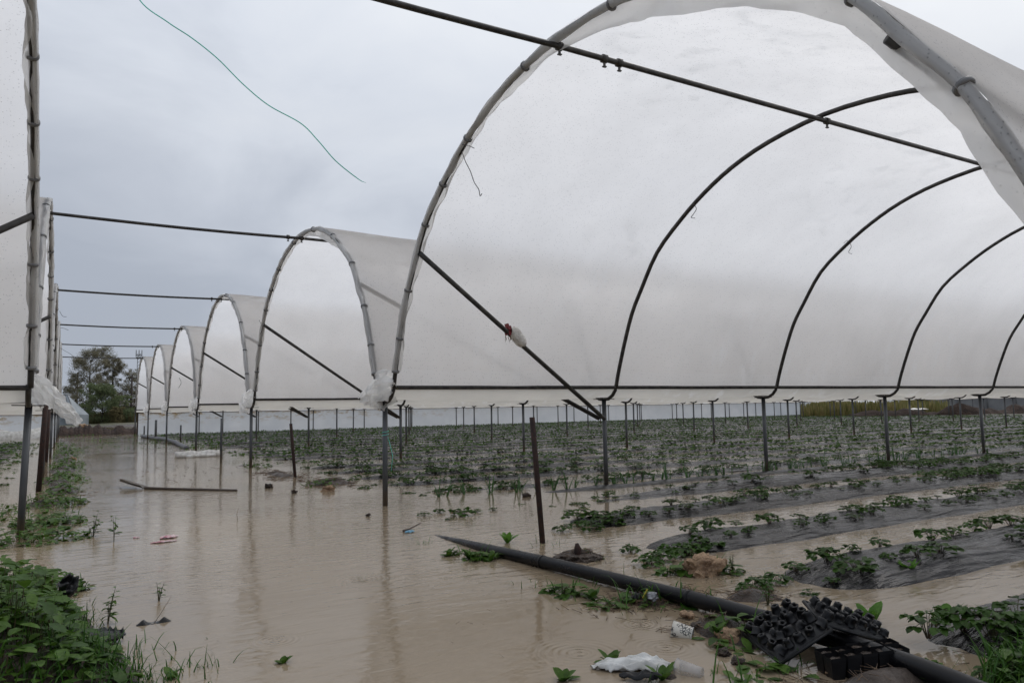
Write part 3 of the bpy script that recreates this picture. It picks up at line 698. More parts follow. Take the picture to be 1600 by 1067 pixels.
def far_plant(m, d, side, k, i, row, nth, x, y, z, sc):
    n = 11 if d < 16 else (7 if d < 26 else 5); s = sc
    for a in range(n):
        th = a*2.4+random.uniform(-.3, .3); q = (a+.5)/n; rr = .11*math.sqrt(q)*s; zz = z+(.045*(1.05-.7*q)*random.uniform(.5, 1.3))*s
        c = Vector((x+math.cos(th)*rr, y+math.sin(th)*rr, zz)); L = .043*s*(1 if d < 16 else 1.3)
        t1 = Vector((math.cos(th), math.sin(th), random.uniform(-.7, .3))).normalized()*L; t2 = Vector((-math.sin(th), math.cos(th), random.uniform(-.5, .5))).normalized()*L*.8
        m.add([c-t1*.7, c+t2, c+t1, c-t2], [(0, 1, 2, 3)], 0, False)
mass('strawberry_rows', M['far_leaf'], far_p, far_plant, 'far rows of small dark green strawberry plants merging into one field', 'strawberry plants')
print('plants', len(cands))

# ---------------------------------------------------------------- onions / leeks along the first post line
def leek(seed):
    r = random.Random(seed); m = MB()
    for a in range(r.randint(3, 8)):
        th = r.uniform(0, 6.28); tl = r.uniform(.1, .55)
        m.blade((0, 0, -.03), (math.cos(th)*tl, math.sin(th)*tl, 1), r.uniform(.18, .32), .017, r.uniform(-.05, .5))
    return m.mesh('leek_plant', M['leek'])
LK = [leek(s) for s in range(6)]
x = 3.7; n = 0
while x < 15:
    n += 1; y = Y0+.05+random.uniform(-.14, .14)+(.25 if x < 5 else 0)
    if pr((x, y, 0))[0] < 1610:
        o = mobj('leek_plant', random.choice(LK), None, (x, y, 0.0), random.uniform(0, 6.28)); sc = random.uniform(.75, 1.15)*(1.3 if x < 5.4 else 1.15); o.scale = (sc, sc, sc)
        tag(o, f'upright leek shoots in the water, {ordn(n)} from the track along the nearest post row', 'leek', 'leek shoots along the nearest post row')
    x += random.uniform(.08, .26)

# ---------------------------------------------------------------- individual weeds standing in the water
def weedmesh(seed, n, L, w, H, m_=None, spread=.6):
    r = random.Random(seed); m = MB()
    for a in range(n):
        th = a*2.4+r.uniform(-.4, .4); el = r.uniform(.3, 1.3)
        m.leaf((0, 0, -.01), (math.cos(th)*spread, math.sin(th)*spread, el), L*r.uniform(.7, 1.15), w*r.uniform(.8, 1.1), 0, .25, r.uniform(.05, .4))
    return m.mesh('weed_plant', m_ or M['weed'])
def stalk(seed, H, m_):
    r = random.Random(seed); m = MB()
    for s in range(r.randint(3, 5)):
        th = r.uniform(0, 6.28); lean = r.uniform(.05, .35); top = Vector((math.cos(th)*lean*H, math.sin(th)*lean*H, H*r.uniform(.55, 1.1)))
        m.tube([(0, 0, -.02), top*.5+Vector((0, 0, .01)), top], [.003, .0025, .0012], 4, mi=1, caps=False)
        for a in range(7):
            f = .3+.7*a/6; c = top*f; ph = a*2.4+r.uniform(-.5, .5); L = H*.30*(1.15-.55*f)*r.uniform(.7, 1.25)
            m.leaf(c, (math.cos(ph), math.sin(ph), r.uniform(-.3, .6)), L, L*r.uniform(.45, .7), 0, r.uniform(.1, .4), r.uniform(.1, .5))
    return m.mesh('weed_plant', [m_, M['stem']])
WL = [  # pixel x, y of the base, leaves, leaf length, width, material, words
    (793, 848, 6, .10, .045, 'lettuce', 'pale green lettuce-like seedling standing in water beside the rusty stake'),
    (1358, 978, 6, .115, .05, 'lettuce', 'bright broad-leaved seedling beyond the black seedling trays'),
    (1420, 900, 6, .105, .045, 'lettuce', 'pale upright seedling on the second film bed'),
    (1478, 958, 3, .06, .045, 'lettuce', 'single round leaf poking from the water near the right edge'),
    (1293, 1040, 5, .075, .045, 'weed', 'round-leaved seedling growing at left corner of the cell strip'),
    (1335, 1035, 5, .07, .03, 'weed', 'small seedling in the middle of the cell strip'),
    (735, 872, 9, .085, .05, 'weed', 'clump of broad leaves floating against the long black pipe'),
    (765, 876, 6, .07, .04, 'weed', 'smaller leafy clump right of the one against the black pipe'),
    (700, 868, 5, .07, .035, 'weed', 'leafy sprig at left end of the clump by the pipe'),
    (880, 932, 8, .075, .03, 'weed', 'ragged weed on the mud beside the pipe middle'),
    (925, 935, 7, .07, .04, 'weed', 'low leafy weed in the litter beside the pipe'),
    (1010, 948, 8, .06, .025, 'weed', 'feathery weed below the crushed silver packet'),
    (442, 1035, 4, .045, .03, 'weed', 'small sprout alone in the water at the lower middle'),
    (268, 1058, 3, .05, .04, 'weed', 'curled brown-green leaf in the water near grass tufts'),
    (248, 938, 3, .05, .02, 'weed', 'thin upright sprig in the left flood water'),
    (168, 975, 5, .08, .045, 'weed', 'tall weed with heart-shaped leaf at the water edge, left'),
    (145, 838, 7, .10, .05, 'weed', 'leafy weed in the water right of the near left post'),
    (178, 845, 6, .085, .045, 'weed', 'second leafy weed right of the near left post'),
    (1120, 985, 7, .05, .03, 'weed', 'low green weed between the paper cup and the tray'),
    (1200, 945, 7, .055, .028, 'weed', 'pale ragged weed on the mud behind the pipe'),
    (1085, 880, 7, .06, .03, 'weed', 'feathery green weed right behind the tan rock'),
    (1145, 890, 8, .07, .035, 'weed', 'green weed at the right foot of the tan rock'),
    (1450, 1052, 8, .08, .035, 'weed', 'leafy weed in front of the cell strip corner'),
    (880, 1062, 7, .07, .035, 'weed', 'leafy weed at the bottom edge left of the white bag'),
    (955, 1035, 6, .08, .035, 'weed', 'long leaf standing against the left end of the white bag'),
    (1035, 1060, 5, .075, .035, 'weed', 'rounded leaf at the bottom edge below the white bag'),
]
for n, (px, py, nl, L, w_, mk, lab) in enumerate(WL):
    p = gz(px, py, .0); g = max(0, gh(p.x, p.y)); p = gz(px, py, g); up_ = n in (16, 17, 15, 1, 2)
    me_ = stalk(100+n, .19 if n in (16, 17) else .15 if n == 15 else .09, M['weed']) if n in (15, 16, 17, 14, 9, 11, 19, 20, 21) else weedmesh(100+n, nl+(4 if up_ else 1), L*(1.15 if up_ else 1.1), w_*1.1, 0, M[mk], .35 if up_ else .6)
    o = mobj('weed_plant', me_, None, (p.x, p.y, g)); tag(o, lab, 'weed', None)

# ---------------------------------------------------------------- weeds and grass that nobody could count
def weed_mass(name, spots, label, seed, lf=(.05, .10), cnt=1.0, mt='weed', grassy=0.1):
    r = random.Random(seed); m = MB()
    for (x, y, rx, ry, H, n) in spots:
        for a in range(int(n*cnt)):
            u = r.random()**.5; th = r.uniform(0, 6.28); px_ = x+math.cos(th)*u*rx; py_ = y+math.sin(th)*u*ry
            g = max(gh(px_, py_), -.01); hh = H*(1-u*u*.75)*(.35+.65*r.random())
            hh *= 1+.5*ns(px_*4, py_*4, seed)
            L = r.uniform(*lf)*(1.15-.4*u)
            ph = r.uniform(0, 6.28); d = Vector((math.cos(ph), math.sin(ph), r.uniform(-.35, .45)))
            base = Vector((px_, py_, g+hh)); m.leaf(base, d, L, L*r.uniform(.45, .8), 0, r.uniform(.05, .4), r.uniform(.05, .45))
            if r.random() < .5: m.tube([(px_-.01, py_, g-.01), base], [.0022, .0014], 3, mi=1, caps=False)
            if r.random() < grassy:
                ph = r.uniform(0, 6.28); m.blade((px_, py_, g), (math.cos(ph)*.4, math.sin(ph)*.4, 1), r.uniform(.1, .24), .007, r.uniform(.1, .7), 2)
    return tag(m.obj(name, [M[mt], M['stem'], M['grass']]), label, 'weeds', kind='stuff')
weed_mass('weed_bank', [(-.50, 4.6, .55, 1.05, .26, 900), (-.55, 3.5, .75, .6, .22, 900), (-.12, 5.2, .26, .38, .12, 200), (-.12, 4.1, .24, .55, .13, 260), (-.05, 3.3, .3, .35, .10, 160)],
          'thick bank of broad-leaved green weeds in the lower left corner', 5, lf=(.045, .10), grassy=.12)
weed_mass('weed_patch', [(-.12, 8.3, .36, .6, .08, 240), (-.15, 7.3, .36, .35, .10, 170), (-.08, 10.1, .33, .55, .11, 230), (.0, 13.6, .35, 1.2, .10, 200), (.05, 18, .35, 1.8, .09, 190), (.1, 24.5, .4, 2.6, .09, 200), (-.1, 30, .5, 3, .1, 140),
                         (-.6, 9, .3, 1.5, .07, 150), (-.02, 11.7, .24, .7, .06, 90), (-.1, 9.2, .2, .3, .05, 30), (.05, 16, .28, 1.2, .07, 110), (.0, 21.5, .3, 1.6, .08, 110), (2.50, 2.32, .2, .16, .03, 50), (2.3, 2.0, .12, .1, .04, 26), (3.1, 30, .5, 3.5, .1, 200), (3.3, 23.5, .5, 1.6, .10, 120), (2.2, 29, .5, 2, .05, 40), (1.2, 31, .6, 2, .05, 40), (1.6, 35, 1.3, 1.5, .06, 120), (.9, 27, .9, .8, .05, 60), (2.1, 25, .8, .5, .04, 30), (2.9, 40, 1.0, 1.2, .08, 90), (.6, 42.3, 1.2, .5, .12, 90), (3.4, 36, .5, 3, .1, 120), (3.0, 10.2, .25, .3, .05, 40), (3.1, 14.6, .3, .5, .07, 50), (2.46, 4.50, .15, .08, .06, 46), (2.36, 4.74, .06, .05, .05, 14), (2.34, 3.42, .10, .16, .05, 36), (2.42, 3.12, .16, .12, .04, 40), (2.75, 2.86, .16, .1, .03, 40), (3.42, 3.30, .10, .12, .06, 40), (3.15, 3.45, .12, .1, .05, 30)],
          'low green weeds straggling along the post rows at both edges of the track', 6, lf=(.05, .10), grassy=.12)
weed_mass('weed_edge', [(3.1, 1.45, .36, .14, .08, 420), (3.4, 1.62, .3, .14, .07, 160), (2.62, 3.0, .3, .18, .03, 60), (2.1, 1.98, .12, .08, .04, 14)], 'leafy weeds and litter plants on the bank in the lower right corner', 8, lf=(.035, .075), grassy=.5)
def grass_mass(name, spots, label, seed, mt='grass', wd=.006):
    r = random.Random(seed); m = MB()
    for (x, y, rx, ry, H, n) in spots:
        for a in range(n):
            px_ = x+r.gauss(0, .5)*rx; py_ = y+r.gauss(0, .5)*ry; g = max(gh(px_, py_), -.01)
            ph = r.uniform(0, 6.28); tl = r.uniform(.1, .8)
            m.blade((px_, py_, g-.01), (math.cos(ph)*tl, math.sin(ph)*tl, 1), H*r.uniform(.4, 1.15), wd*r.uniform(.6, 1.2), r.uniform(0, .8))
    return tag(m.obj(name, M[mt]), label, 'grass', kind='stuff')
grass_mass('grass_tuft', [(.05, 3.45, .3, .35, .17, 420), (.25, 3.2, .28, .18, .12, 120), (.47, 3.28, .1, .08, .09, 16), (.30, 3.55, .3, .12, .05, 24), (-.5, 3.0, .6, .3, .22, 240), (.1, 4.2, .12, .4, .12, 60)], 'fresh green grass blades at the water edge in the lower left', 9)
grass_mass('grass_clump', [(2.98, 1.47, .26, .10, .12, 170), (2.8, 1.48, .2, .10, .09, 60), (3.35, 1.55, .25, .14, .10, 90), (2.42, 1.98, .12, .05, .16, 6)], 'long green grass at the lower right corner', 10)
grass_mass('water_grass', [(2.33, 5.25, .10, .12, .12, 16), (2.3, 3.6, .12, .3, .10, 26), (2.6, 3.5, .2, .15, .13, 20), (3.1, 4.7, .12, .2, .12, 14), (3.35, 3.05, .3, .2, .08, 24), (2.6, 2.95, .3, .12, .08, 40), (3.6, 2.1, .25, .12, .07, 14), (3.0, 4.05, .12, .1, .06, 26), (3.35, 3.4, .15, .15, .07, 26), (1.9, 2.2, .1, .05, .08, 18), (1.78, 2.05, .12, .05, .08, 18), (2.13, 2.1, .1, .04, .07, 10)],
           'thin grass blades scattered in the water around the pipe', 11, wd=.004)
# floating litter of bits
def bits(name, spots, label, seed):
    r = random.Random(seed); m = MB()
    for (x, y, rx, ry, n, big) in spots:
        for a in range(n):
            px_ = x+r.gauss(0, .5)*rx; py_ = y+r.gauss(0, .5)*ry; g = max(gh(px_, py_), 0)+.004; th = r.uniform(0, 3.14); L = r.uniform(.01, .05)*big
            d = Vector((math.cos(th), math.sin(th), r.uniform(-.1, .25)))*L; m.tube([Vector((px_, py_, g))-d, Vector((px_, py_, g+.003))+d], [.0018*big, .0012*big], 3)
    return tag(m.obj(name, M['straw']), label, 'debris', kind='stuff')
bits('plant_debris', [(2.62, 3.05, .35, .22, 420, 1.0), (2.5, 2.55, .22, .2, 120, .9), (2.96, 4.15, .2, .14, 90, 1.0), (3.08, 2.8, .25, .2, 120, .9), (-.12, 5.0, .2, .3, 120, 1.2), (2.95, 12.0, .4, 1.5, 160, 2.0), (3.2, 10.2, .4, .5, 90, 2), (.1, 11.3, .3, .6, 40, 1.5), (2.45, 1.8, .4, .2, 120, .9), (1.5, 13, 1.2, 4, 60, 1.4), (1.9, 3.3, .5, .5, 14, .35), (.45, 4.2, .3, 1.2, 14, .35), (3.6, 6.6, .8, .6, 30, .8), (3.5, 4.2, .4, .4, 30, .6)],
     'dead stems and straw litter washed up round the pipe and posts', 12)

# ---------------------------------------------------------------- objects in the water
# long black pipe
pp = [gz(668, 838, -.035), gz(720, 848, .0), gz(780, 862, .025), gz(860, 880, .04), gz(1000, 915, .045), gz(1100, 940, .045), gz(1190, 965, .045), gz(1300, 997, .05), gz(1400, 1030, .055), gz(1500, 1068, .055), gz(1620, 1120, .05)]
pts = [Vector(p) for p in spline(pp, 60)]
t = thing('water_pipe', 'long black pipe lying from the water into the lower right corner', 'pipe', None, (pp[4].x, pp[4].y, 0))
inv = Vector((-pp[4].x, -pp[4].y, 0))
MB().tube([p+inv for p in pts], [.026+.012*min(1, i/12) for i in range(60)], 18).obj('pipe_body', M['pipe'], t)
for f in (17, 28, 36):
    a, b = pts[f], pts[f+1]; d = (b-a).normalized(); MB().tube([a-d*.010+inv, a+d*.012+inv], .0405, 18).obj('pipe_joint', M['pipe'], t)
# its floating sunken end: blue rag + stick
o = MB(); a = gz(630, 829, .01)
o.tube([a, gz(640, 826, .015), gz(657, 817, .05)], [.010, .006, .005], 6); q = o.obj('stick', M['wood']); centre(q); tag(q, 'short bent dark stick poking from the water beside the blue scrap', 'stick')
def scrap(name, c, sx, sy, h, seed, mt, label, cat, rz=0, n=12, group=None):
    P = []
    for i in range(n):
        row = []
        for j in range(n):
            u, v = -1+2*i/(n-1), -1+2*j/(n-1); e = (1-.35*abs(u*v))*(1+.2*ns(u*2+seed, v*2))
            x_, y_ = u*sx*e*.5, v*sy*e*.5
            z_ = h*(.55+.9*ns(u*1.8, v*1.8, seed))*(1-.6*max(abs(u), abs(v))**3)+.25*h*ns(u*5, v*5, seed)
            row.append((x_, y_, z_))
        P.append(row)
    m = MB().grid(P); k = len(m.v)
    m.add([(v[0], v[1], v[2]-.004) for v in m.v[:k]], [tuple(reversed(f)) for f in m.f[:]])
    o = m.obj(name, mt); o.location = c; o.rotation_euler = (0, 0, rz); return tag(o, label, cat, group)
scrap('cloth_scrap', gz(640, 831, .003), .10, .05, .018, 2, M['blue'], 'pale blue rag floating at the sunken end of the pipe', 'rag', .3)
scrap('wrapper', gz(264, 839, .004), .16, .10, .022, 5, M['pink'], 'larger pink and white wrapper floating in the flood', 'wrapper', .4)
scrap('wrapper', gz(256, 846, .004), .20, .06, .012, 6, M['pink'], 'flat pink strip of wrapper floating nearest the camera of the two', 'wrapper', .1)
scrap('wrapper', gz(213, 840, .003), .05, .04, .01, 7, M['pink'], 'tiny pink scrap floating left of the bigger wrappers', 'wrapper', .1)
t = thing('film_scrap', 'black film scrap with two humps and a twig in lower left water', 'plastic scrap', None, gz(240, 973, .0))
P = []
for i in range(30):
    u = -1+2*i/29; P.append([(u*.075, v*.022*(1.2-abs(u)*.4), max(-.01, .022*math.exp(-((abs(u)-.62)/.25)**2)*(1-v*v)+.004*ns(u*6, v*3))) for v in np.linspace(-1, 1, 7)])
MB().grid(P).obj('sheet', M['blackpl'], t)
MB().tube([(-.01, 0, -.02), (.03, .0, .04), (.075, .0, .115)], [.0014, .0012, .0007], 5).obj('twig', M['straw'], t)
# black pot rag in the weeds
o = scrap('film_scrap', gz(104, 918, .12), .10, .12, .09, 15, M['blackpl'], 'crumpled black plastic caught in the weed bank at left', 'plastic scrap', .5)
o.rotation_euler = (1.0, .2, .3)
scrap('film_scrap', gz(130, 1005, .02), .34, .22, .06, 16, M['blackpl'], 'black film lying at the water edge below the weed bank', 'plastic scrap', .2)
scrap('film_scrap', gz(175, 1000, .01), .10, .10, .06, 17, M['blackpl'], 'small black film peak in the water beside the weed bank', 'plastic scrap', .9)
# lumps in the water
def lump(name, c, r, seed, mt, label, cat, sq=(1, 1, .7), group=None, sub=4, rough=.35, hole=None):
    import bmesh
    bm = bmesh.new(); bmesh.ops.create_icosphere(bm, subdivisions=sub, radius=1)
    for v in bm.verts:
        d = v.co.normalized(); f = 1+rough*ns(d.x*1.4+seed, d.y*1.4, d.z*1.4)+rough*.5*ns(d.x*4, d.y*4+seed, d.z*4)+rough*.35*ns(d.x*9, d.y*9+seed, d.z*9)
        f += rough*.12*ns(d.x*20, d.y*20+seed, d.z*20); d2 = d if mt is M['mud'] else Vector((max(-.78, min(.78, d.x)), max(-.8, min(.8, d.y)), max(-.7, min(.75, d.z))))
        v.co = d2*f*r; v.co.x *= sq[0]; v.co.y *= sq[1]; v.co.z *= sq[2]
        if hole:
            hd = (v.co-Vector(hole[:3])).length
            if hd < hole[3]: v.co -= v.co.normalized()*(hole[3]-hd)*.8
    me = bpy.data.meshes.new(name); bm.to_mesh(me); bm.free(); me.materials.append(mt)
    me.polygons.foreach_set('use_smooth', [True]*len(me.polygons))
    o = mobj(name, me, None, c, seed); return tag(o, label, cat, group)
lump('rock', gz(1098, 897, 0)+Vector((0, 0, .032)), .112, 3, M['rock'], 'large pitted tan rock at the end of the third bed', 'rock', (1.15, .85, .80), sub=5, rough=.45, hole=(.0, -.03, .08, .045))
lump('rock', gz(1141, 1000, 0)+Vector((0, 0, .015)), .058, 8, M['rock'], 'small tan stone between the paper cup and the seedling tray', 'rock', (1.1, .8, .7), sub=4)
for (px, py, r, s, lab) in [(575, 806, .022, 1, 'dark clod alone in the water near the first post'), (460, 770, .035, 2, 'dark clod near the leaning rusty stake'), (1130, 1023, .022, 3, 'ragged black clod left of the seedling tray corner'), (1153, 1037, .022, 4, 'black clod nearest the front tray corner'),
                           (822, 776, .04, 5, 'brown clod among the leek shoots'), (130, 668, .3, 6, 'pale stone at the far soil heap'), (513, 767, .07, 7, 'reddish stone on the mud bar beyond the first post'), (115, 718, .06, 9, 'tan stone at the weeds left of the track'), (1075, 965, .03, 10, 'pale pebble under the pipe near the cup'), (1300, 1055, .02, 11, 'cream pebble by the front edge of the cell strip'), (420, 762, .05, 12, 'dark lump at foot of the mud bar')]:
    lump('stone' if 'stone' in lab or 'pebble' in lab else 'clod', gz(px, py, 0)+Vector((0, 0, r*.3)), r, s+20, M['rock'] if ('stone' in lab or 'pebble' in lab) else M['mud'], lab, 'stone' if 'stone' in lab or 'pebble' in lab else 'clod', sub=4, rough=.8)
# mud heap with broken stump
lump('mud_heap', Vector((2.96, 4.16, -.01)), .14, 41, M['mud'], 'low muddy heap in the water between stake and rock', 'mud heap', (1.2, 1.1, .42), sub=5, rough=.3)
mb = MB(); c = gz(903, 866, .03)
mb.tube([c+Vector((0, 0, -.04)), c+Vector((0, 0, .04)), c+Vector((-.006, 0, .072))], [.026, .024, .012], 7); q = mb.obj('stump', M['rust']); centre(q); tag(q, 'broken rusty brown stub sticking out of the mud heap', 'stump')
lump('mud_heap', Vector((3.12, 2.80, -.02)), .10, 43, M['mud'], 'brown mud lump behind the pipe left of the trays', 'mud heap', (1.2, .9, .45), sub=5, rough=.35)
lump('mud_heap', Vector((2.52, 2.54, -.01)), .08, 44, M['mud'], 'dark mud clod between the pipe and the paper cup', 'mud heap', (1.2, 1., .5), sub=5, rough=.35)

# stakes
def stake(px, py, h, lean, r, mt, label, top=None, group='stakes driven in along the track', z0=-.2, square=False):
    p = gz(px, py, 0); t = p+Vector((lean[0], lean[1], h))
    mb = MB(); n = 4 if square else 7
    mb.tube([Vector((lean[0]*z0/h, lean[1]*z0/h, z0)), Vector(lean+(h,))*.5, Vector(lean+(h,))], [r, r*1.03, r], n)
    o = mb.obj('stake', mt); o.location = p; return tag(o, label, 'stake', group)
o = stake(848, 848, .93, (-.052, .03), .0215, M['rust'], 'rusty iron stake standing in water before the second post', square=False)
stake(461, 745, .82, (-.06, .05), .024, M['rust'], 'leaning rusty stake on the mud bar between the first two rows')
stake(60, 768, 1.18, (.05, -.1), .034, M['rust'], 'rusty stake leaning against the second left post')
stake(72, 722, 1.15, (.02, .1), .035, M['rust'], 'tall rusty stake behind the second left post')
stake(243, 687, .78, (0, 0), .045, M['post'], 'grey stake beside the far hose')
stake(282, 690, .6, (0, 0), .03, M['post'], 'thin short stake between far posts on the right')
stake(225, 683, .5, (0, 0), .03, M['post'], 'shortest stake by the far wall corner')
stake(345, 724, 0.9, (-.0, 0), .022, M['post'], 'thin grey stake behind the white plastic roll')
# white film roll on the water
r0 = gz(274, 712, .05); r1 = gz(343, 708, .06); mb = MB()
mb.tube([r0.lerp(r1, a/14)+Vector((0, 0, .01*ns(a*.8, 3)))*3 for a in range(15)], [.09*(1+.35*ns(a*.55, 9)) for a in range(15)], 12)
mb.tube([r0.lerp(r1, a/14)+Vector((.02, -.12, -.03+.02*ns(a*.8, 6))) for a in range(3, 13)], [.05*(1+.5*ns(a*.9, 2)) for a in range(3, 13)], 10)
o = mb.obj('film_roll', M['white']); centre(o); tag(o, 'rolled white plastic film lying in the water between the posts', 'film roll')
# hose
hp = [gz(222, 681, .06), gz(240, 684, .06), gz(258, 686, .08), gz(272, 690, .06), gz(282, 695, .05), gz(292, 700, .02)]
o = MB().tube(spline(hp, 40), [.07+.012*ns(i*.9) for i in range(40)], 8).obj('hose', M['hosegrey']); centre(o); tag(o, 'grey crinkled hose snaking out from the far wall corner', 'hose')
# shovel floating
t = thing('shovel', 'old shovel with blade raised lying in the flood on the left', 'shovel', None, gz(230, 764, 0))
A = gz(226, 763, .01)-t.location; B = gz(370, 767, .0)-t.location
MB().tube([A.lerp(B, a/10)+Vector((0, 0, .005*ns(a, 1)+.008)) for a in range(11)], [.019, .017]+[.016]*9, 7).obj('handle', M['wood'], t)
Cc = gz(187, 754, .05)-t.location; P = []
for i in range(9):
    f = i/8; c = A.lerp(Cc, f); wv = .10*math.sin(PI*min(1, f*.9+.12))**.5*(1 if f < .8 else 1-(f-.8)*3)
    dd = (Cc-A).normalized(); sd = Vector((-dd.y, dd.x, .25)).normalized()
    P.append([c+sd*v*wv+Vector((0, 0, .03*abs(v)**2+.025*f)) for v in np.linspace(-1, 1, 7)])
mb = MB().grid(P); mb.add([(v[0], v[1], v[2]-.005) for v in list(mb.v)], [tuple(reversed(f)) for f in list(mb.f)]); mb.obj('blade', M['post'], t)
# floating reed
o = MB().tube([gz(1120, 655, .3)]*0 or [gz(371, 812, 0), gz(370, 803, .05), gz(373, 793, .12)], [.003, .003, .001], 4).obj('twig', M['straw']); centre(o); tag(o, 'single thin twig standing up in the middle of the flood', 'twig')

# paper cup
def cup(c, axis, r1, r0, L, name, mt, label, liquid=None, fill=None):
    t = thing(name, label, 'cup', None, c); ax = Vector(axis).normalized(); q = ax.to_track_quat('Z', 'Y').to_matrix()
    prof_ = [(0, r0*.2), (0, r0*.98), (.002, r0), (L, r1), (L, r1+.0025), (L-.004, r1+.0028), (L-.004, r1), (.004, r0-.002), (.004, 0.001)]
    mb = MB(); N = 28; vs = []
    prof_ = [(0, .0005), (.002, r0-.001), (.002, r0), (L*.35, r0+(r1-r0)*.35), (L*.7, r0+(r1-r0)*.7), (L, r1)]
    for h, r in prof_:
        for j in range(N): vs.append(q @ Vector((r*math.cos(2*PI*j/N), r*math.sin(2*PI*j/N), h)))
    K = len(prof_); mb.add(vs, [(i*N+j, i*N+(j+1) % N, (i+1)*N+(j+1) % N, (i+1)*N+j) for i in range(K-1) for j in range(N)])
    mb.obj('cup_wall', mt, t)
    rim = MB().tube([q @ Vector((r1*math.cos(2*PI*j/32), r1*math.sin(2*PI*j/32), L)) for j in range(33)], .0026, 6, caps=False); rim.obj('rim', M['bag'] if mt is M['cup'] else mt, t)
    if fill:
        vs = [q @ Vector((fill[0]*math.cos(2*PI*j/N), fill[0]*math.sin(2*PI*j/N), L-.012)) for j in range(N)]; MB().add(vs, [tuple(range(N))], 0, False).obj('muddy_water', M['water'], t)
    return t
c0 = gz(1050, 984, .018); c1 = gz(1080, 992, .004)
cup(c0, (c1-c0).normalized(), .034, .042, .088, 'paper_cup', M['cup'], 'printed white paper cup lying in the water below the pipe', fill=(.034,))
b0 = gz(1098, 1052, .012); b1 = gz(1060, 1042, .018)
cup(b0, (b1-b0).normalized(), .031, .021, .10, 'plastic_cup', M['clearpl'], 'clear plastic cup floating at the bottom edge beside the white bag')
# white bag with dark green scrap
o = scrap('plastic_bag', gz(990, 1043, .004), .33, .12, .045, 23, M['bag'], 'torn white plastic bag floating at the bottom edge', 'plastic bag', -.62, n=34)
scrap('net_scrap', gz(1000, 1058, .012), .16, .05, .03, 25, M['blackpl'], 'dark green-black scrap tangled below the white bag', 'plastic scrap', -.7)
# silver packet, yellow strip
o = scrap('foil_packet', gz(1018, 932, .045), .075, .055, .03, 30, M['silver'], 'crushed silver packet jammed against the pipe', 'packet', .3); o.rotation_euler = (.9, .1, .2)
o = MB().box((0, 0, 0), (.008, .003, .05)).obj('plastic_strip', M['yellow']); o.location = gz(1008, 927, .06); o.rotation_euler = (.2, .6, .2); tag(o, 'tiny yellow strip beside the silver packet', 'plastic strip')
scrap('film_scrap', gz(995, 934, .025), .06, .05, .03, 31, M['blackpl'], 'small black scrap left of the silver packet', 'plastic scrap')

# seedling trays
def cell_me(h=.040, r0=.0245, r1=.0195, sd=0):
    m = MB(); N = 16; vs = []
    lv = [(0, r0*1.1), (h*.2, r0), (h*.4, r0*.93), (h*.55, (r0+r1)/2), (h*.75, r1*1.08), (h*.93, r1), (h*1.0, r1*.82), (h*.985, r1*.62), (h*.93, r1*.50), (h*.62, r1*.42)]
    for hh, r in lv:
        for j in range(N):
            a = 2*PI*j/N; k = 1+(.07+.08*(hh > h*.9))*math.cos(5*a+sd)+.16*ns(math.cos(a)*1.3+sd*2.4, math.sin(a)*1.3, hh*38)*min(1, hh/h*2.5)+.13*ns(a*2, hh*130, sd)
            vs.append((r*k*math.cos(a)+.006*ns(hh*30, sd), r*k*math.sin(a)+.006*ns(hh*30, sd, 5), hh*(1+.12*ns(math.cos(a), math.sin(a), sd+9))))
    m.add(vs, [(i*N+j, i*N+(j+1) % N, (i+1)*N+(j+1) % N, (i+1)*N+j) for i in range(len(lv)-1) for j in range(N)])
    return m.mesh('cell', M['blackpl'])
cmes = [cell_me(sd=q_) for q_ in range(7)]
def tray(o, ex, ey, nx, ny, label, sag=0.0, skip=()):
    """upturned tray: corner o, edge vectors ex, ey"""
    t = thing('seedling_tray', label, 'seedling tray', None, o); ex, ey = Vector(ex), Vector(ey); nz = ex.cross(ey).normalized()
    if nz.z < 0: nz = -nz
    P = []
    for i in range(13):
        row = []
        for j in range(13):
            u, v = i/12, j/12; row.append(ex*u+ey*v+nz*(-sag*(4*u*(1-u)-1)*0+.006*ns(u*4, v*4)-.02*(1 if i in (0, 12) or j in (0, 12) else 0)))
        P.append(row)
    MB().grid(P).obj('tray_sheet', M['blackpl'], t)
    rim = [ex*0, ex, ex+ey, ey, ex*0]; mb = MB()
    for a, b in zip(rim, rim[1:]): mb.tube([a-nz*.018, b-nz*.018], .007, 6)
    mb.obj('tray_rim', M['blackpl'], t)
    X, Y = ex.normalized(), ey.normalized(); Mx = Matrix((X, Y, nz)).transposed()
    for i in range(nx):
        for j in range(ny):
            if (i, j) in skip: continue
            c = mobj('cell', random.choice(cmes), t); c.location = ex*((i+.5)/nx)+ey*((j+.5)/ny); c.rotation_euler = (Mx @ Matrix.Rotation(random.uniform(-.12, .12), 3, 'X') @ Matrix.Rotation(random.uniform(-.12, .12), 3, 'Y') @ Matrix.Rotation(random.uniform(0, 3), 3, 'Z')).to_euler()
            s = random.uniform(.68, .86); c.scale = (s*1.06, s*1.06, s*random.uniform(.8, 1.15))
    return t
Fc = gz(1217, 1030, .035); Lc = gz(1158, 984, .05); Rc = gz(1296, 977, .150)
tray(Fc, Lc-Fc, Rc-Fc, 5, 5, 'upturned black seedling tray leaning on the pipe, left one')
Fb = gz(1345, 1002, .10); Lb = gz(1288, 968, .16); Rb = gz(1398, 1003, .07)
tray(Lb, gz(1395, 1000, .05)-Lb, (gz(1240, 948, .12)-gz(1250, 962, .10))*1.0+Vector((.06, .10, .02)), 6, 3, 'second upturned black tray lying across the pipe behind the left one')
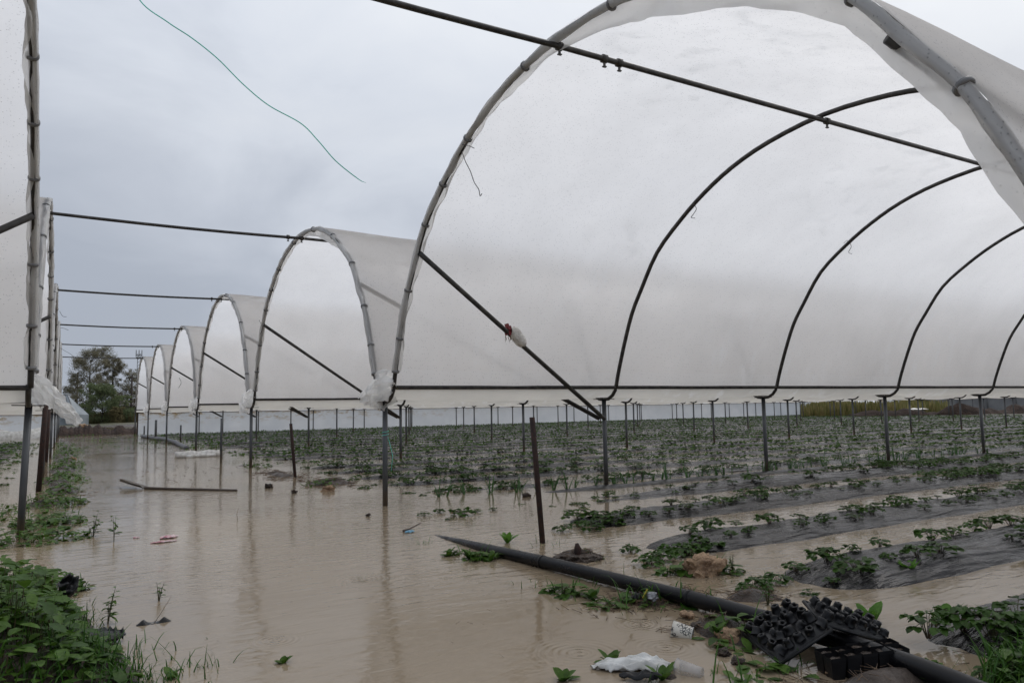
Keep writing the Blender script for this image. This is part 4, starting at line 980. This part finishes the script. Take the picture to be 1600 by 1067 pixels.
# right-way-up strip of cells
t = thing('cell_strip', 'black strip of square planting cells with soil at the bottom right', 'seedling tray', None, gz(1290, 1062, .0))
o0 = gz(1300, 1050, .03)-t.location; e = (gz(1424, 1033, .05)-gz(1300, 1050, .03)); bk = Vector((e.y, -e.x, 0)).normalized()*-.06
if bk.y < 0: bk = -bk
nC = 5
for r_ in range(2):
    for i in range(nC):
        mb = MB(); a = o0+e*(i/nC)+bk*r_; b = o0+e*((i+.94)/nC)+bk*r_; c_ = b+bk*.94; d = a+bk*.94; H = Vector((0, 0, .045+.006*random.random()))
        m_ = (a+b+c_+d)/4; ring = []
        for q_, pth in enumerate((-.045, 0.0, .028)):
            for P0 in (a, b, c_, d):
                s_ = .74 if q_ == 0 else 1.0; v = m_+(P0-m_)*s_; v.z = P0.z+(-.05 if q_ == 0 else H.z-.012 if q_ == 1 else H.z); ring.append(v)
        mb.add(ring, [(0, 3, 2, 1)]+[(l*4+j, l*4+(j+1) % 4, (l+1)*4+(j+1) % 4, (l+1)*4+j) for l in range(2) for j in range(4)], 0, False)
        c2 = mb.obj('cell', M['blackpl'], t)
        sb = MB(); G = [[(a.lerp(b, u*.94+.03)).lerp(d.lerp(c_, u*.94+.03), v*.94+.03)+Vector((0, 0, H.z-.014+.008*ns(u*3+i, v*3)*2)) for v in np.linspace(0, 1, 5)] for u in np.linspace(0, 1, 5)]
        sb.grid(G).obj('soil', M['mud'], c2)

# rag on the brace
A_ = Vector((XR, Y0-.935, 2.52)); B_ = Vector((XR+S*.985, Y0-.05, .85)); d = (B_-A_)
t = thing('rag', 'torn white and red plastic rag snagged on the nearest brace', 'rag', None, A_+d*.42)
P = []
for i in range(20):
    f = i/19; c = d.normalized()*(f*.27); P.append([c+Vector((.008, -.02, .02))+Vector((0, math.cos(v)*(.045+.05*f*(1-f)*2+.012*ns(f*5, v)), math.sin(v)*(.045+.055*math.sin(PI*f)+.018*ns(f*6, v, 3))+.015*f)) for v in np.linspace(0, 2*PI, 14)])
MB().grid(P).obj('white_plastic', M['white'], t)
mb = MB()
for i in range(16):
    a = Vector((random.uniform(-.06, .03), -.03+random.uniform(-.02, .02), random.uniform(-.05, .04)))
    s = random.uniform(.03, .06); mb.add([a, a+Vector((s, 0, s*.4)), a+Vector((s*.7, .01, s*1.3)), a+Vector((-.3*s, .006, s))], [(0, 1, 2, 3)], 0, False)
mb.obj('red_shreds', M['red'], t)
mb = MB()
for i in range(9):
    a = Vector((random.uniform(-.06, .05), -.03, random.uniform(-.03, .0)-.02)); mb.tube([a, a+Vector((.01, 0, -.03)), a+Vector((random.uniform(-.01, .02), .0, -random.uniform(.04, .09)))], [.004, .003, .001], 4)
mb.obj('brown_shreds', M['straw'], t)

# twine and loose wires
tw = [gy(200, -60, 4.3), gy(218, 0, 4.25), gy(262, 35, 4.2), gy(300, 60, 4.2), gy(340, 92, 4.2), gy(380, 132, 4.2), gy(420, 165, 4.2), gy(470, 193, 4.2), gy(497, 220, 4.2), gy(525, 252, 4.2), gy(560, 280, 4.2), gy(572, 286, 4.2)]
tw = [Vector((XL+.35, Y0-.5*W, 3.55))]+tw
o = MB().tube(spline(tw, 90), [.0032 if i < 80 else .0032-.0027*(i-80)/10 for i in range(90)], 5).obj('twine', M['twine']); centre(o); tag(o, 'long green twine blowing in the wind from the ridge pipe', 'twine')
def wire(pts, label, r=.0035):
    o = MB().tube(spline(pts, 30), r, 4).obj('loose_wire', M['wire']); centre(o); tag(o, label, 'wire', 'loose wires hanging from the arches')
X0 = XR-.03
wire([gx(722, 238, X0), gx(727, 252, X0), gx(735, 268, X0), gx(741, 285, X0), gx(748, 296, X0), gx(750, 306, X0), gx(753, 303, X0)], 'thin dark wire hanging from the upper left of nearest arch')
wire([gx(722, 226, X0), gx(732, 228, X0), gx(741, 232, X0)], 'short bent wire stub on the nearest arch')
X1 = XR+S-.04
wire([gx(1083, 318, X1), gx(1088, 326, X1), gx(1084, 334, X1), gx(1080, 340, X1), gx(1086, 341, X1)], 'small hooked wire on the second arch')
X2 = XR+2*S-.04
wire([gx(1318, 380, X2), gx(1324, 376, X2), gx(1330, 385, X2), gx(1326, 394, X2), gx(1331, 397, X2)], 'small curled wire on the third arch')
wire([gx(405, 500, X0), gx(410, 512, X0), gx(407, 522, X0)], 'short wire on left leg of the second tunnel')
for i, L in enumerate([[(93, 486), (98, 494), (104, 495)], [(93, 512), (100, 513), (107, 516)], [(93, 543), (103, 549), (110, 553), (118, 560)]]):
    wire([gy(a, b, 24+2*i) for a, b in L], f'thin wire end curling out left of the track, {["highest", "middle", "lowest"][i]}', .007)
wire([gx(700, 595, XR-.01)*0+gx(280, 590, XR)*1, gx(283, 598, XR), gx(279, 606, XR)], 'short wire on the fourth tunnel arch', .006)
# twine tied round near post
p = Vector((XR, Y0, .72)); o = MB().tube([p+Vector((.036*math.cos(a*.6), .036*math.sin(a*.6), .003*a)) for a in range(24)]+[p+Vector((.04, -.02, -.05)), p+Vector((.07, -.04, -.2)), p+Vector((.06, -.02, -.36))], .0025, 4).obj('twine', M['twine']); centre(o); tag(o, 'blue-green twine tied round the nearest post right of the track', 'twine')

# ---------------------------------------------------------------- far background
# soil heaps at the end of the track
def heap(name, xa, xb, y, ry, h, seed, label, mt=None, n=80):
    P = []
    for a in range(n):
        x = xa+(xb-xa)*a/(n-1); e = math.sin(PI*a/(n-1))**.35
        hh = h*e*(.66+.55*ns(x*.9, seed)+.30*ns(x*2.7, seed+4)+.30*ns(x*7.3, seed))
        P.append([(x, y+v*ry, -.1+max(0, hh+.1)*math.cos(v*PI/2)**.8+.10*ns(x*2.5, v*3, seed)*(1-abs(v))+.04*ns(x*8, v*8, seed)) for v in np.linspace(-1, 1, 15)])
    o = MB().grid(P).obj(name, mt or M['redsoil']); centre(o); return tag(o, label, 'soil heap', 'ploughed soil heaps at the field edge')
heap('soil_heap', -.8, 2.0, 43.8, 1.0, .72, 2, 'dark brown soil heap at the end of the track, left one')
heap('soil_heap', 1.6, 3.4, 44.4, .9, .55, 3, 'smaller dark soil heap at the end of the track, right one')
# the far field beyond the right tunnels
def hx(px, D): # point on the ground plane at pixel column px and depth D along the view
    d = _ray(px, 600); k = D/d.dot(Fv); return Vector((d.x*k, d.y*k, 0))
def heap_px(pxa, pxb, D, h, seed, label):
    a, b = hx(pxa, D), hx(pxb, D); L = (b-a).length; dr = (b-a).normalized(); sd = Vector((-dr.y, dr.x, 0)); P = []; n = 90
    for i in range(n):
        f = i/(n-1); e = math.sin(PI*f)**.3; hh = h*e*(.6+.9*ns(f*L*.45, seed)+.3*ns(f*L*1.7, seed+4))
        P.append([a+dr*(f*L)+sd*(v*1.2)+Vector((0, 0, -.1+max(0, hh+.1)*math.cos(v*PI/2)**.8+.09*ns(f*L*2, v*3, seed)*(1-abs(v)))) for v in np.linspace(-1, 1, 11)])
    o = MB().grid(P).obj('soil_heap', M['redsoil']); centre(o); tag(o, label, 'soil heap', 'ploughed soil heaps at the field edge')
heap_px(1325, 1500, 52, .75, 11, 'long red-brown soil heap beyond the right end of the field')
heap_px(1468, 1570, 50, .9, 12, 'red-brown soil heap below the far grey greenhouse')
heap_px(1560, 1700, 50, .7, 13, 'red-brown soil heap at the far right edge')
def far_grass(name, rng_, D0, D1, H, n, mt, label, seed):
    r = random.Random(seed); m = MB()
    for i in range(n):
        D = r.uniform(D0, D1); p = hx(r.uniform(*rng_), D); g = gh(p.x, p.y); w = .10*r.uniform(.6, 1.3)
        th = r.uniform(0, 3.14); dx = Vector((math.cos(th), math.sin(th), 0))*w; h = H*r.uniform(.4, 1.2)*(1+.5*ns(p.x*.3, p.y*.3, seed))
        l = Vector((r.uniform(-.1, .1), r.uniform(-.1, .1), h))
        m.add([p+Vector((0, 0, g))-dx, p+Vector((0, 0, g))+dx, p+Vector((0, 0, g))+l+dx*.2, p+Vector((0, 0, g))+l-dx*.2], [(0, 1, 2, 3)], 0, False)
    return tag(m.obj(name, M[mt]), label, 'grass', kind='stuff')
far_grass('far_grass', (1250, 1480), 55, 75, .75, 9000, 'fargreen', 'yellow-green rough grass beyond the right end of the field', 3)
far_grass('dry_scrub', (80, 240), 80, 98, 1.0, 6000, 'dry', 'yellowish dry scrub below the far trees', 4)

# trees
def tree(c, H, R, seed, label, mt='tree1', trunk_h=.25, nl=6500, ls=.17, shape='oval', cat='tree', name='tree'):
    r = random.Random(seed); t = thing(name, label, cat, 'trees and shrubs beyond the flood' , c)
    mb = MB(); mb.tube([(0, 0, -.3), (.1, 0, H*.3), (.0, .1, H*.6), (0, 0, H*.85)], [H*.022, H*.017, H*.010, .02], 7)
    ends = []
    for i in range(22):
        f = r.uniform(trunk_h, .85); th = r.uniform(0, 6.28); L = R*(.95-.5*f)*r.uniform(.6, 1.1)
        a = Vector((0, 0, H*f)); b = a+Vector((math.cos(th)*L, math.sin(th)*L, L*r.uniform(.5, 1.1))); m_ = a.lerp(b, .5)+Vector((0, 0, -.1*L))
        mb.tube([a, m_, b], [H*.007, H*.004, .012], 4); ends.append(b)
        for q in range(2):
            e = b+Vector((r.uniform(-1, 1), r.uniform(-1, 1), r.uniform(-.2, 1)))*R*.3; mb.tube([m_.lerp(b, .5), e], [.02, .008], 3); ends.append(e)
    mb.obj('trunk', M['bark'], t)
    lv = MB(); cl = []
    for i in range(58):
        z = r.uniform(trunk_h*.75, 1.0); rad = R*(math.sin(PI*min(1, (z-trunk_h*.7)/(1.04-trunk_h*.7))**.75)**.6) if shape == 'oval' else R*(1.05-z)**.55
        th = r.uniform(0, 6.28); rr = rad*r.uniform(.3, 1)
        cl.append((Vector((math.cos(th)*rr, math.sin(th)*rr, H*z*.97)), R*r.uniform(.16, .34)))
    for e in ends: cl.append((e, R*r.uniform(.12, .24)))
    for i in range(nl):
        c_, rr = r.choice(cl); p = c_+Vector((r.gauss(0, .5), r.gauss(0, .5), r.gauss(0, .42)))*rr
        if p.z > H*1.05 or p.z < .1: continue
        a = Vector((r.gauss(0, 1), r.gauss(0, 1), r.gauss(0, 1))).normalized()*ls*r.uniform(.5, 1); b = a.orthogonal().normalized()*ls*.5
        lv.add([p-a*.5, p+b*.5, p+a*.5, p-b*.5], [(0, 1, 2, 3)], 0, False)
    lv.obj('crown', M[mt], t); return t
def tp(px, D): p = hx(px, D); return (p.x, p.y, .1)
tree(tp(140, 84), 8.3, 2.3, 1, 'tallest broad olive tree at left behind the flooded field', nl=22000, ls=.14)
tree(tp(118, 88), 5.6, 1.2, 2, 'thin leaning tree at the left edge of the far tree group', nl=4000, ls=.14)
tree(tp(176, 86), 8.0, 1.5, 3, 'narrow tall olive tree in the middle of the far group', nl=14000, ls=.14)
tree(tp(205, 88), 6.0, 1.7, 4, 'lower rounded tree just left of the last right tunnel', nl=9000, ls=.14)
tree(tp(225, 90), 6.4, 1.5, 5, 'far tree mostly behind the last right tunnel', nl=3500)
tree(tp(160, 80), 4.1, 1.9, 6, 'dense dark green bush in front of the tall trees', mt='tree2', trunk_h=.05, nl=9000, shape='cone', cat='bush', name='bush')
tree(tp(188, 82), 2.9, 1.3, 7, 'smaller green bush right of the dense dark one', mt='tree2', trunk_h=.05, nl=4500, shape='oval', cat='bush', name='bush')
tree(tp(184, 79), 1.7, .7, 8, 'yellowish low bush at the field edge', mt='dry', trunk_h=.02, nl=2500, cat='bush', name='bush')
tree(tp(135, 82), 2.2, 1.1, 9, 'low dark bush beside the glass house', mt='tree2', trunk_h=.05, nl=2800, cat='bush', name='bush')
tree(tp(204, 81), 1.6, .9, 10, 'low dark bush in front of the grey roofed shed', mt='tree2', trunk_h=.03, nl=2200, cat='bush', name='bush')
# glass house
D = 74; a = hx(48, D); b = hx(119, D); t = thing('glass_house', 'small grey glass house with sloping ribbed roof beyond the flood', 'greenhouse', None, (a.x, a.y, .1))
dr = (b-a).normalized(); sd = Vector((-dr.y, dr.x, 0)); L = (b-a).length
def q4(m, a_, b_, c_, d_, mi=0): m.add([a_, b_, c_, d_], [(0, 1, 2, 3)], mi, False)
Z = Vector((0, 0, 1)); E0 = dr*0; 
m = MB(); q4(m, E0, dr*L, dr*L+Z*1.0, E0+Z*1.0); q4(m, dr*L, dr*L+sd*2.4, dr*L+sd*2.4+Z, dr*L+Z); m.obj('wall', M['glass'], t)
m = MB(); q4(m, E0+Z, dr*L+Z, dr*(L*.66)+sd*1.2+Z*3.0, E0-dr*1+sd*1.2+Z*3.0); q4(m, dr*L+Z, dr*L+sd*2.4+Z, dr*(L*.66)+sd*1.2+Z*3.0, dr*L+Z); m.obj('roof', M['glass'], t)
m = MB()
for i in range(15):
    f = i/14; m.tube([dr*L*f+Z, (E0-dr*1+sd*1.2+Z*3.0).lerp(dr*(L*.66)+sd*1.2+Z*3.0, f)], .035, 4)
m.tube([E0+Z, dr*L+Z], .04, 4); m.tube([E0-dr*1+sd*1.2+Z*3.0, dr*(L*.66)+sd*1.2+Z*3.0, dr*L+Z], .045, 4); m.tube([dr*L, dr*L+Z], .04, 4)
m.obj('frame', M['concrete'], t)
# shed
c = hx(203, 92); t = thing('shed', 'low dark shed with grey roof among the far bushes', 'shed', None, (c.x, c.y, .1))
MB().box((0, 0, 1.0), (4.6, 3, 2.0), -.1).obj('wall', M['dark'], t)
m = MB(); m.add([(-2.6, -1.8, 2.0), (2.6, -1.8, 2.0), (2.6, 0, 2.75), (-2.6, 0, 2.75), (2.6, 1.8, 2.0), (-2.6, 1.8, 2.0), (-2.6, -1.8, 1.93), (2.6, -1.8, 1.93)], [(0, 1, 2, 3), (3, 2, 4, 5), (6, 7, 1, 0), (1, 4, 2), (0, 3, 5)], 0, False); m.obj('roof', M['shedroof'], t)
# utility poles
for px, D, h, lab in ((206, 86, 5.6, 'bare utility pole among the bushes left of the last right tunnel'), (121, 90, 6.2, 'thin pole at the left foot of the far trees')):
    c = hx(px, D); t = thing('utility_pole', lab, 'utility pole', None, (c.x, c.y, 0)); MB().tube([(0, 0, -.2), (0, 0, h)], [.12, .09], 7).obj('pole', M['bark'], t); MB().box((0, 0, h-.4), (1.2, .08, .1)).obj('crossarm', M['bark'], t)
# antenna mast
D = 190; c = hx(216, D); t = thing('antenna_mast', 'distant lattice antenna mast above the last right tunnel', 'antenna mast', None, (c.x, c.y, 0)); H = 16.5
m = MB()
for sx, sy in ((-1, -1), (1, -1), (1, 1), (-1, 1)): m.tube([(sx*.45, sy*.45, 0), (sx*.3, sy*.3, H)], .07, 4)
for i in range(20):
    z = H*i/20; s = .45-.15*i/20; m.tube([(-s, -s, z), (s, -s, z+H/20)], .04, 3); m.tube([(-s, s, z), (s, s, z+H/20)], .04, 3); m.tube([(-s, -s, z), (-s, s, z+H/20)], .04, 3)
m.obj('lattice', M['concrete'], t)
m = MB(); m.box((0, 0, H-.4), (1.5, .3, .12)); m.box((0, 0, H-1.0), (1.4, 1.4, .1)); m.obj('platform', M['concrete'], t)
for x in (-.65, 0, .65): MB().tube([(x, 0, H-.8), (x, 0, H+.9)], .11, 5).obj('antenna', M['concrete'], t)
# far grey tunnels at the right
def far_house(pxa, pxb, D, h, label, mt, posts=5, mesh_arch=True):
    a, b = hx(pxa, D), hx(pxb, D); L = (b-a).length; dr = (b-a).normalized(); sd = Vector((-dr.y, dr.x, 0)); t = thing('far_greenhouse', label, 'greenhouse', 'greenhouses beyond the right end', (a.x, a.y, 0)); P = []
    for i in range(17):
        f = i/16; P.append([dr*(L*f)+sd*(1.6-1.6*math.cos(v))+Vector((0, 0, h*(.55+.45*math.sin(v) if 0.05 < v < PI-.05 else 0)+.03*ns(f*20, v))) for v in np.linspace(0, PI, 12)])
    MB().grid(P).obj('cover_film', mt, t)
    for i in range(posts):
        MB().tube([dr*(L*i/(posts-1))-sd*.1, dr*(L*i/(posts-1))-sd*.1+Z*h*.95], .05, 5).obj('post', M['concrete'], t)
    MB().tube([-sd*.1+Z*h*.55, dr*L-sd*.1+Z*h*.55], .04, 5).obj('rail', M['concrete'], t)
far_house(1450, 1720, 62, 2.2, 'long grey low greenhouse beyond the right end of the field', M['concrete'], 7)
far_house(1395, 1470, 66, 2.0, 'short white film greenhouse left of the long grey one', M['wall'], 3)
scrap('film_scrap', hx(1430, 54)+Vector((0, 0, .4)), 4, 1.5, .12, 51, M['white'], 'white film sheet draped over the far soil heap', 'plastic film', .5, n=20)

# ---------------------------------------------------------------- light, sky, camera
SUN_EL, SUN_AZ = math.radians(52), math.radians(75)       # bright part of the cloud, to the right
w = bpy.data.worlds.new('World'); bpy.context.scene.world = w; w.use_nodes = True; nt = w.node_tree; nt.nodes.clear()
out = nd(nt, 'ShaderNodeOutputWorld'); sky = nd(nt, 'ShaderNodeTexSky'); sky.sky_type = 'NISHITA'; sky.sun_disc = False; sky.sun_elevation = SUN_EL; sky.sun_rotation = SUN_AZ; sky.dust_density = 4
b1 = nd(nt, 'ShaderNodeBackground', Strength=.10); nt.links.new(sky.outputs[0], b1.inputs[0])
tc = nd(nt, 'ShaderNodeTexCoord')
sd = Vector((math.sin(SUN_AZ)*math.cos(SUN_EL), math.cos(SUN_AZ)*math.cos(SUN_EL), math.sin(SUN_EL)))
dt = nd(nt, 'ShaderNodeVectorMath', operation='DOT_PRODUCT'); dt.inputs[1].default_value = sd; nt.links.new(tc.outputs['Generated'], dt.inputs[0])
mp = nd(nt, 'ShaderNodeMapping'); mp.inputs['Scale'].default_value = (1, 1, 1.9); nt.links.new(tc.outputs['Generated'], mp.inputs[0])
cn = nd(nt, 'ShaderNodeTexNoise', Scale=2.6, Detail=7.0, Roughness=.52, Distortion=.4); nt.links.new(mp.outputs[0], cn.inputs['Vector'])
a1 = nd(nt, 'ShaderNodeMath', operation='MULTIPLY_ADD'); a1.inputs[1].default_value = .85; a1.inputs[2].default_value = -.37; nt.links.new(cn.outputs[0], a1.inputs[0])
a2 = nd(nt, 'ShaderNodeMath', operation='ADD'); nt.links.new(dt.outputs['Value'], a2.inputs[0]); nt.links.new(a1.outputs[0], a2.inputs[1])
cr = nt.nodes.new('ShaderNodeValToRGB'); nt.links.new(a2.outputs[0], cr.inputs[0]); e = cr.color_ramp.elements
e[0].position = .0; e[0].color = (.36, .40, .475, 1); e[1].position = 1.0; e[1].color = (.80, .83, .87, 1)
for p_, c_ in ((.30, (.41, .45, .525)), (.50, (.53, .57, .645)), (.66, (.66, .70, .77)), (.85, (.75, .78, .83))):
    x = e.new(p_); x.color = (*c_, 1)
b2 = nd(nt, 'ShaderNodeBackground'); nt.links.new(cr.outputs[0], b2.inputs[0])
sz_ = nd(nt, 'ShaderNodeSeparateXYZ'); nt.links.new(tc.outputs['Generated'], sz_.inputs[0])
zr = nd(nt, 'ShaderNodeMapRange'); zr.inputs['From Min'].default_value = .35; zr.inputs['From Max'].default_value = .95; zr.inputs['To Min'].default_value = 1.0; zr.inputs['To Max'].default_value = 1.4; nt.links.new(sz_.outputs['Z'], zr.inputs[0]); nt.links.new(zr.outputs[0], b2.inputs['Strength'])
mx = nd(nt, 'ShaderNodeMixShader', Fac=.94); nt.links.new(b1.outputs[0], mx.inputs[1]); nt.links.new(b2.outputs[0], mx.inputs[2]); nt.links.new(mx.outputs[0], out.inputs[0])
sl = bpy.data.lights.new('sun', 'SUN'); sl.energy = .6; sl.angle = math.radians(20); sl.color = (1, .97, .93)
so = bpy.data.objects.new('sun', sl); C.objects.link(so); so.rotation_euler = (-sd).to_track_quat('-Z', 'Y').to_euler()
cd = bpy.data.cameras.new('camera'); co = bpy.data.objects.new('camera', cd); C.objects.link(co); bpy.context.scene.camera = co
cd.sensor_width = 36; cd.lens = F_PX/1600*36; cd.clip_end = 3000; cd.clip_start = .05
mw = Matrix((R2, U2, -Fv)).transposed().to_4x4(); mw.translation = EYE; co.matrix_world = mw
sc = bpy.context.scene
sc.view_settings.view_transform = 'Standard'; sc.view_settings.look = 'None'; sc.view_settings.exposure = .05; sc.view_settings.gamma = 1
sc.cycles.max_bounces = 14; sc.cycles.diffuse_bounces = 4; sc.cycles.glossy_bounces = 3; sc.cycles.transmission_bounces = 14; sc.cycles.transparent_max_bounces = 24
sc.cycles.use_denoising = True; sc.cycles.sample_clamp_indirect = 4
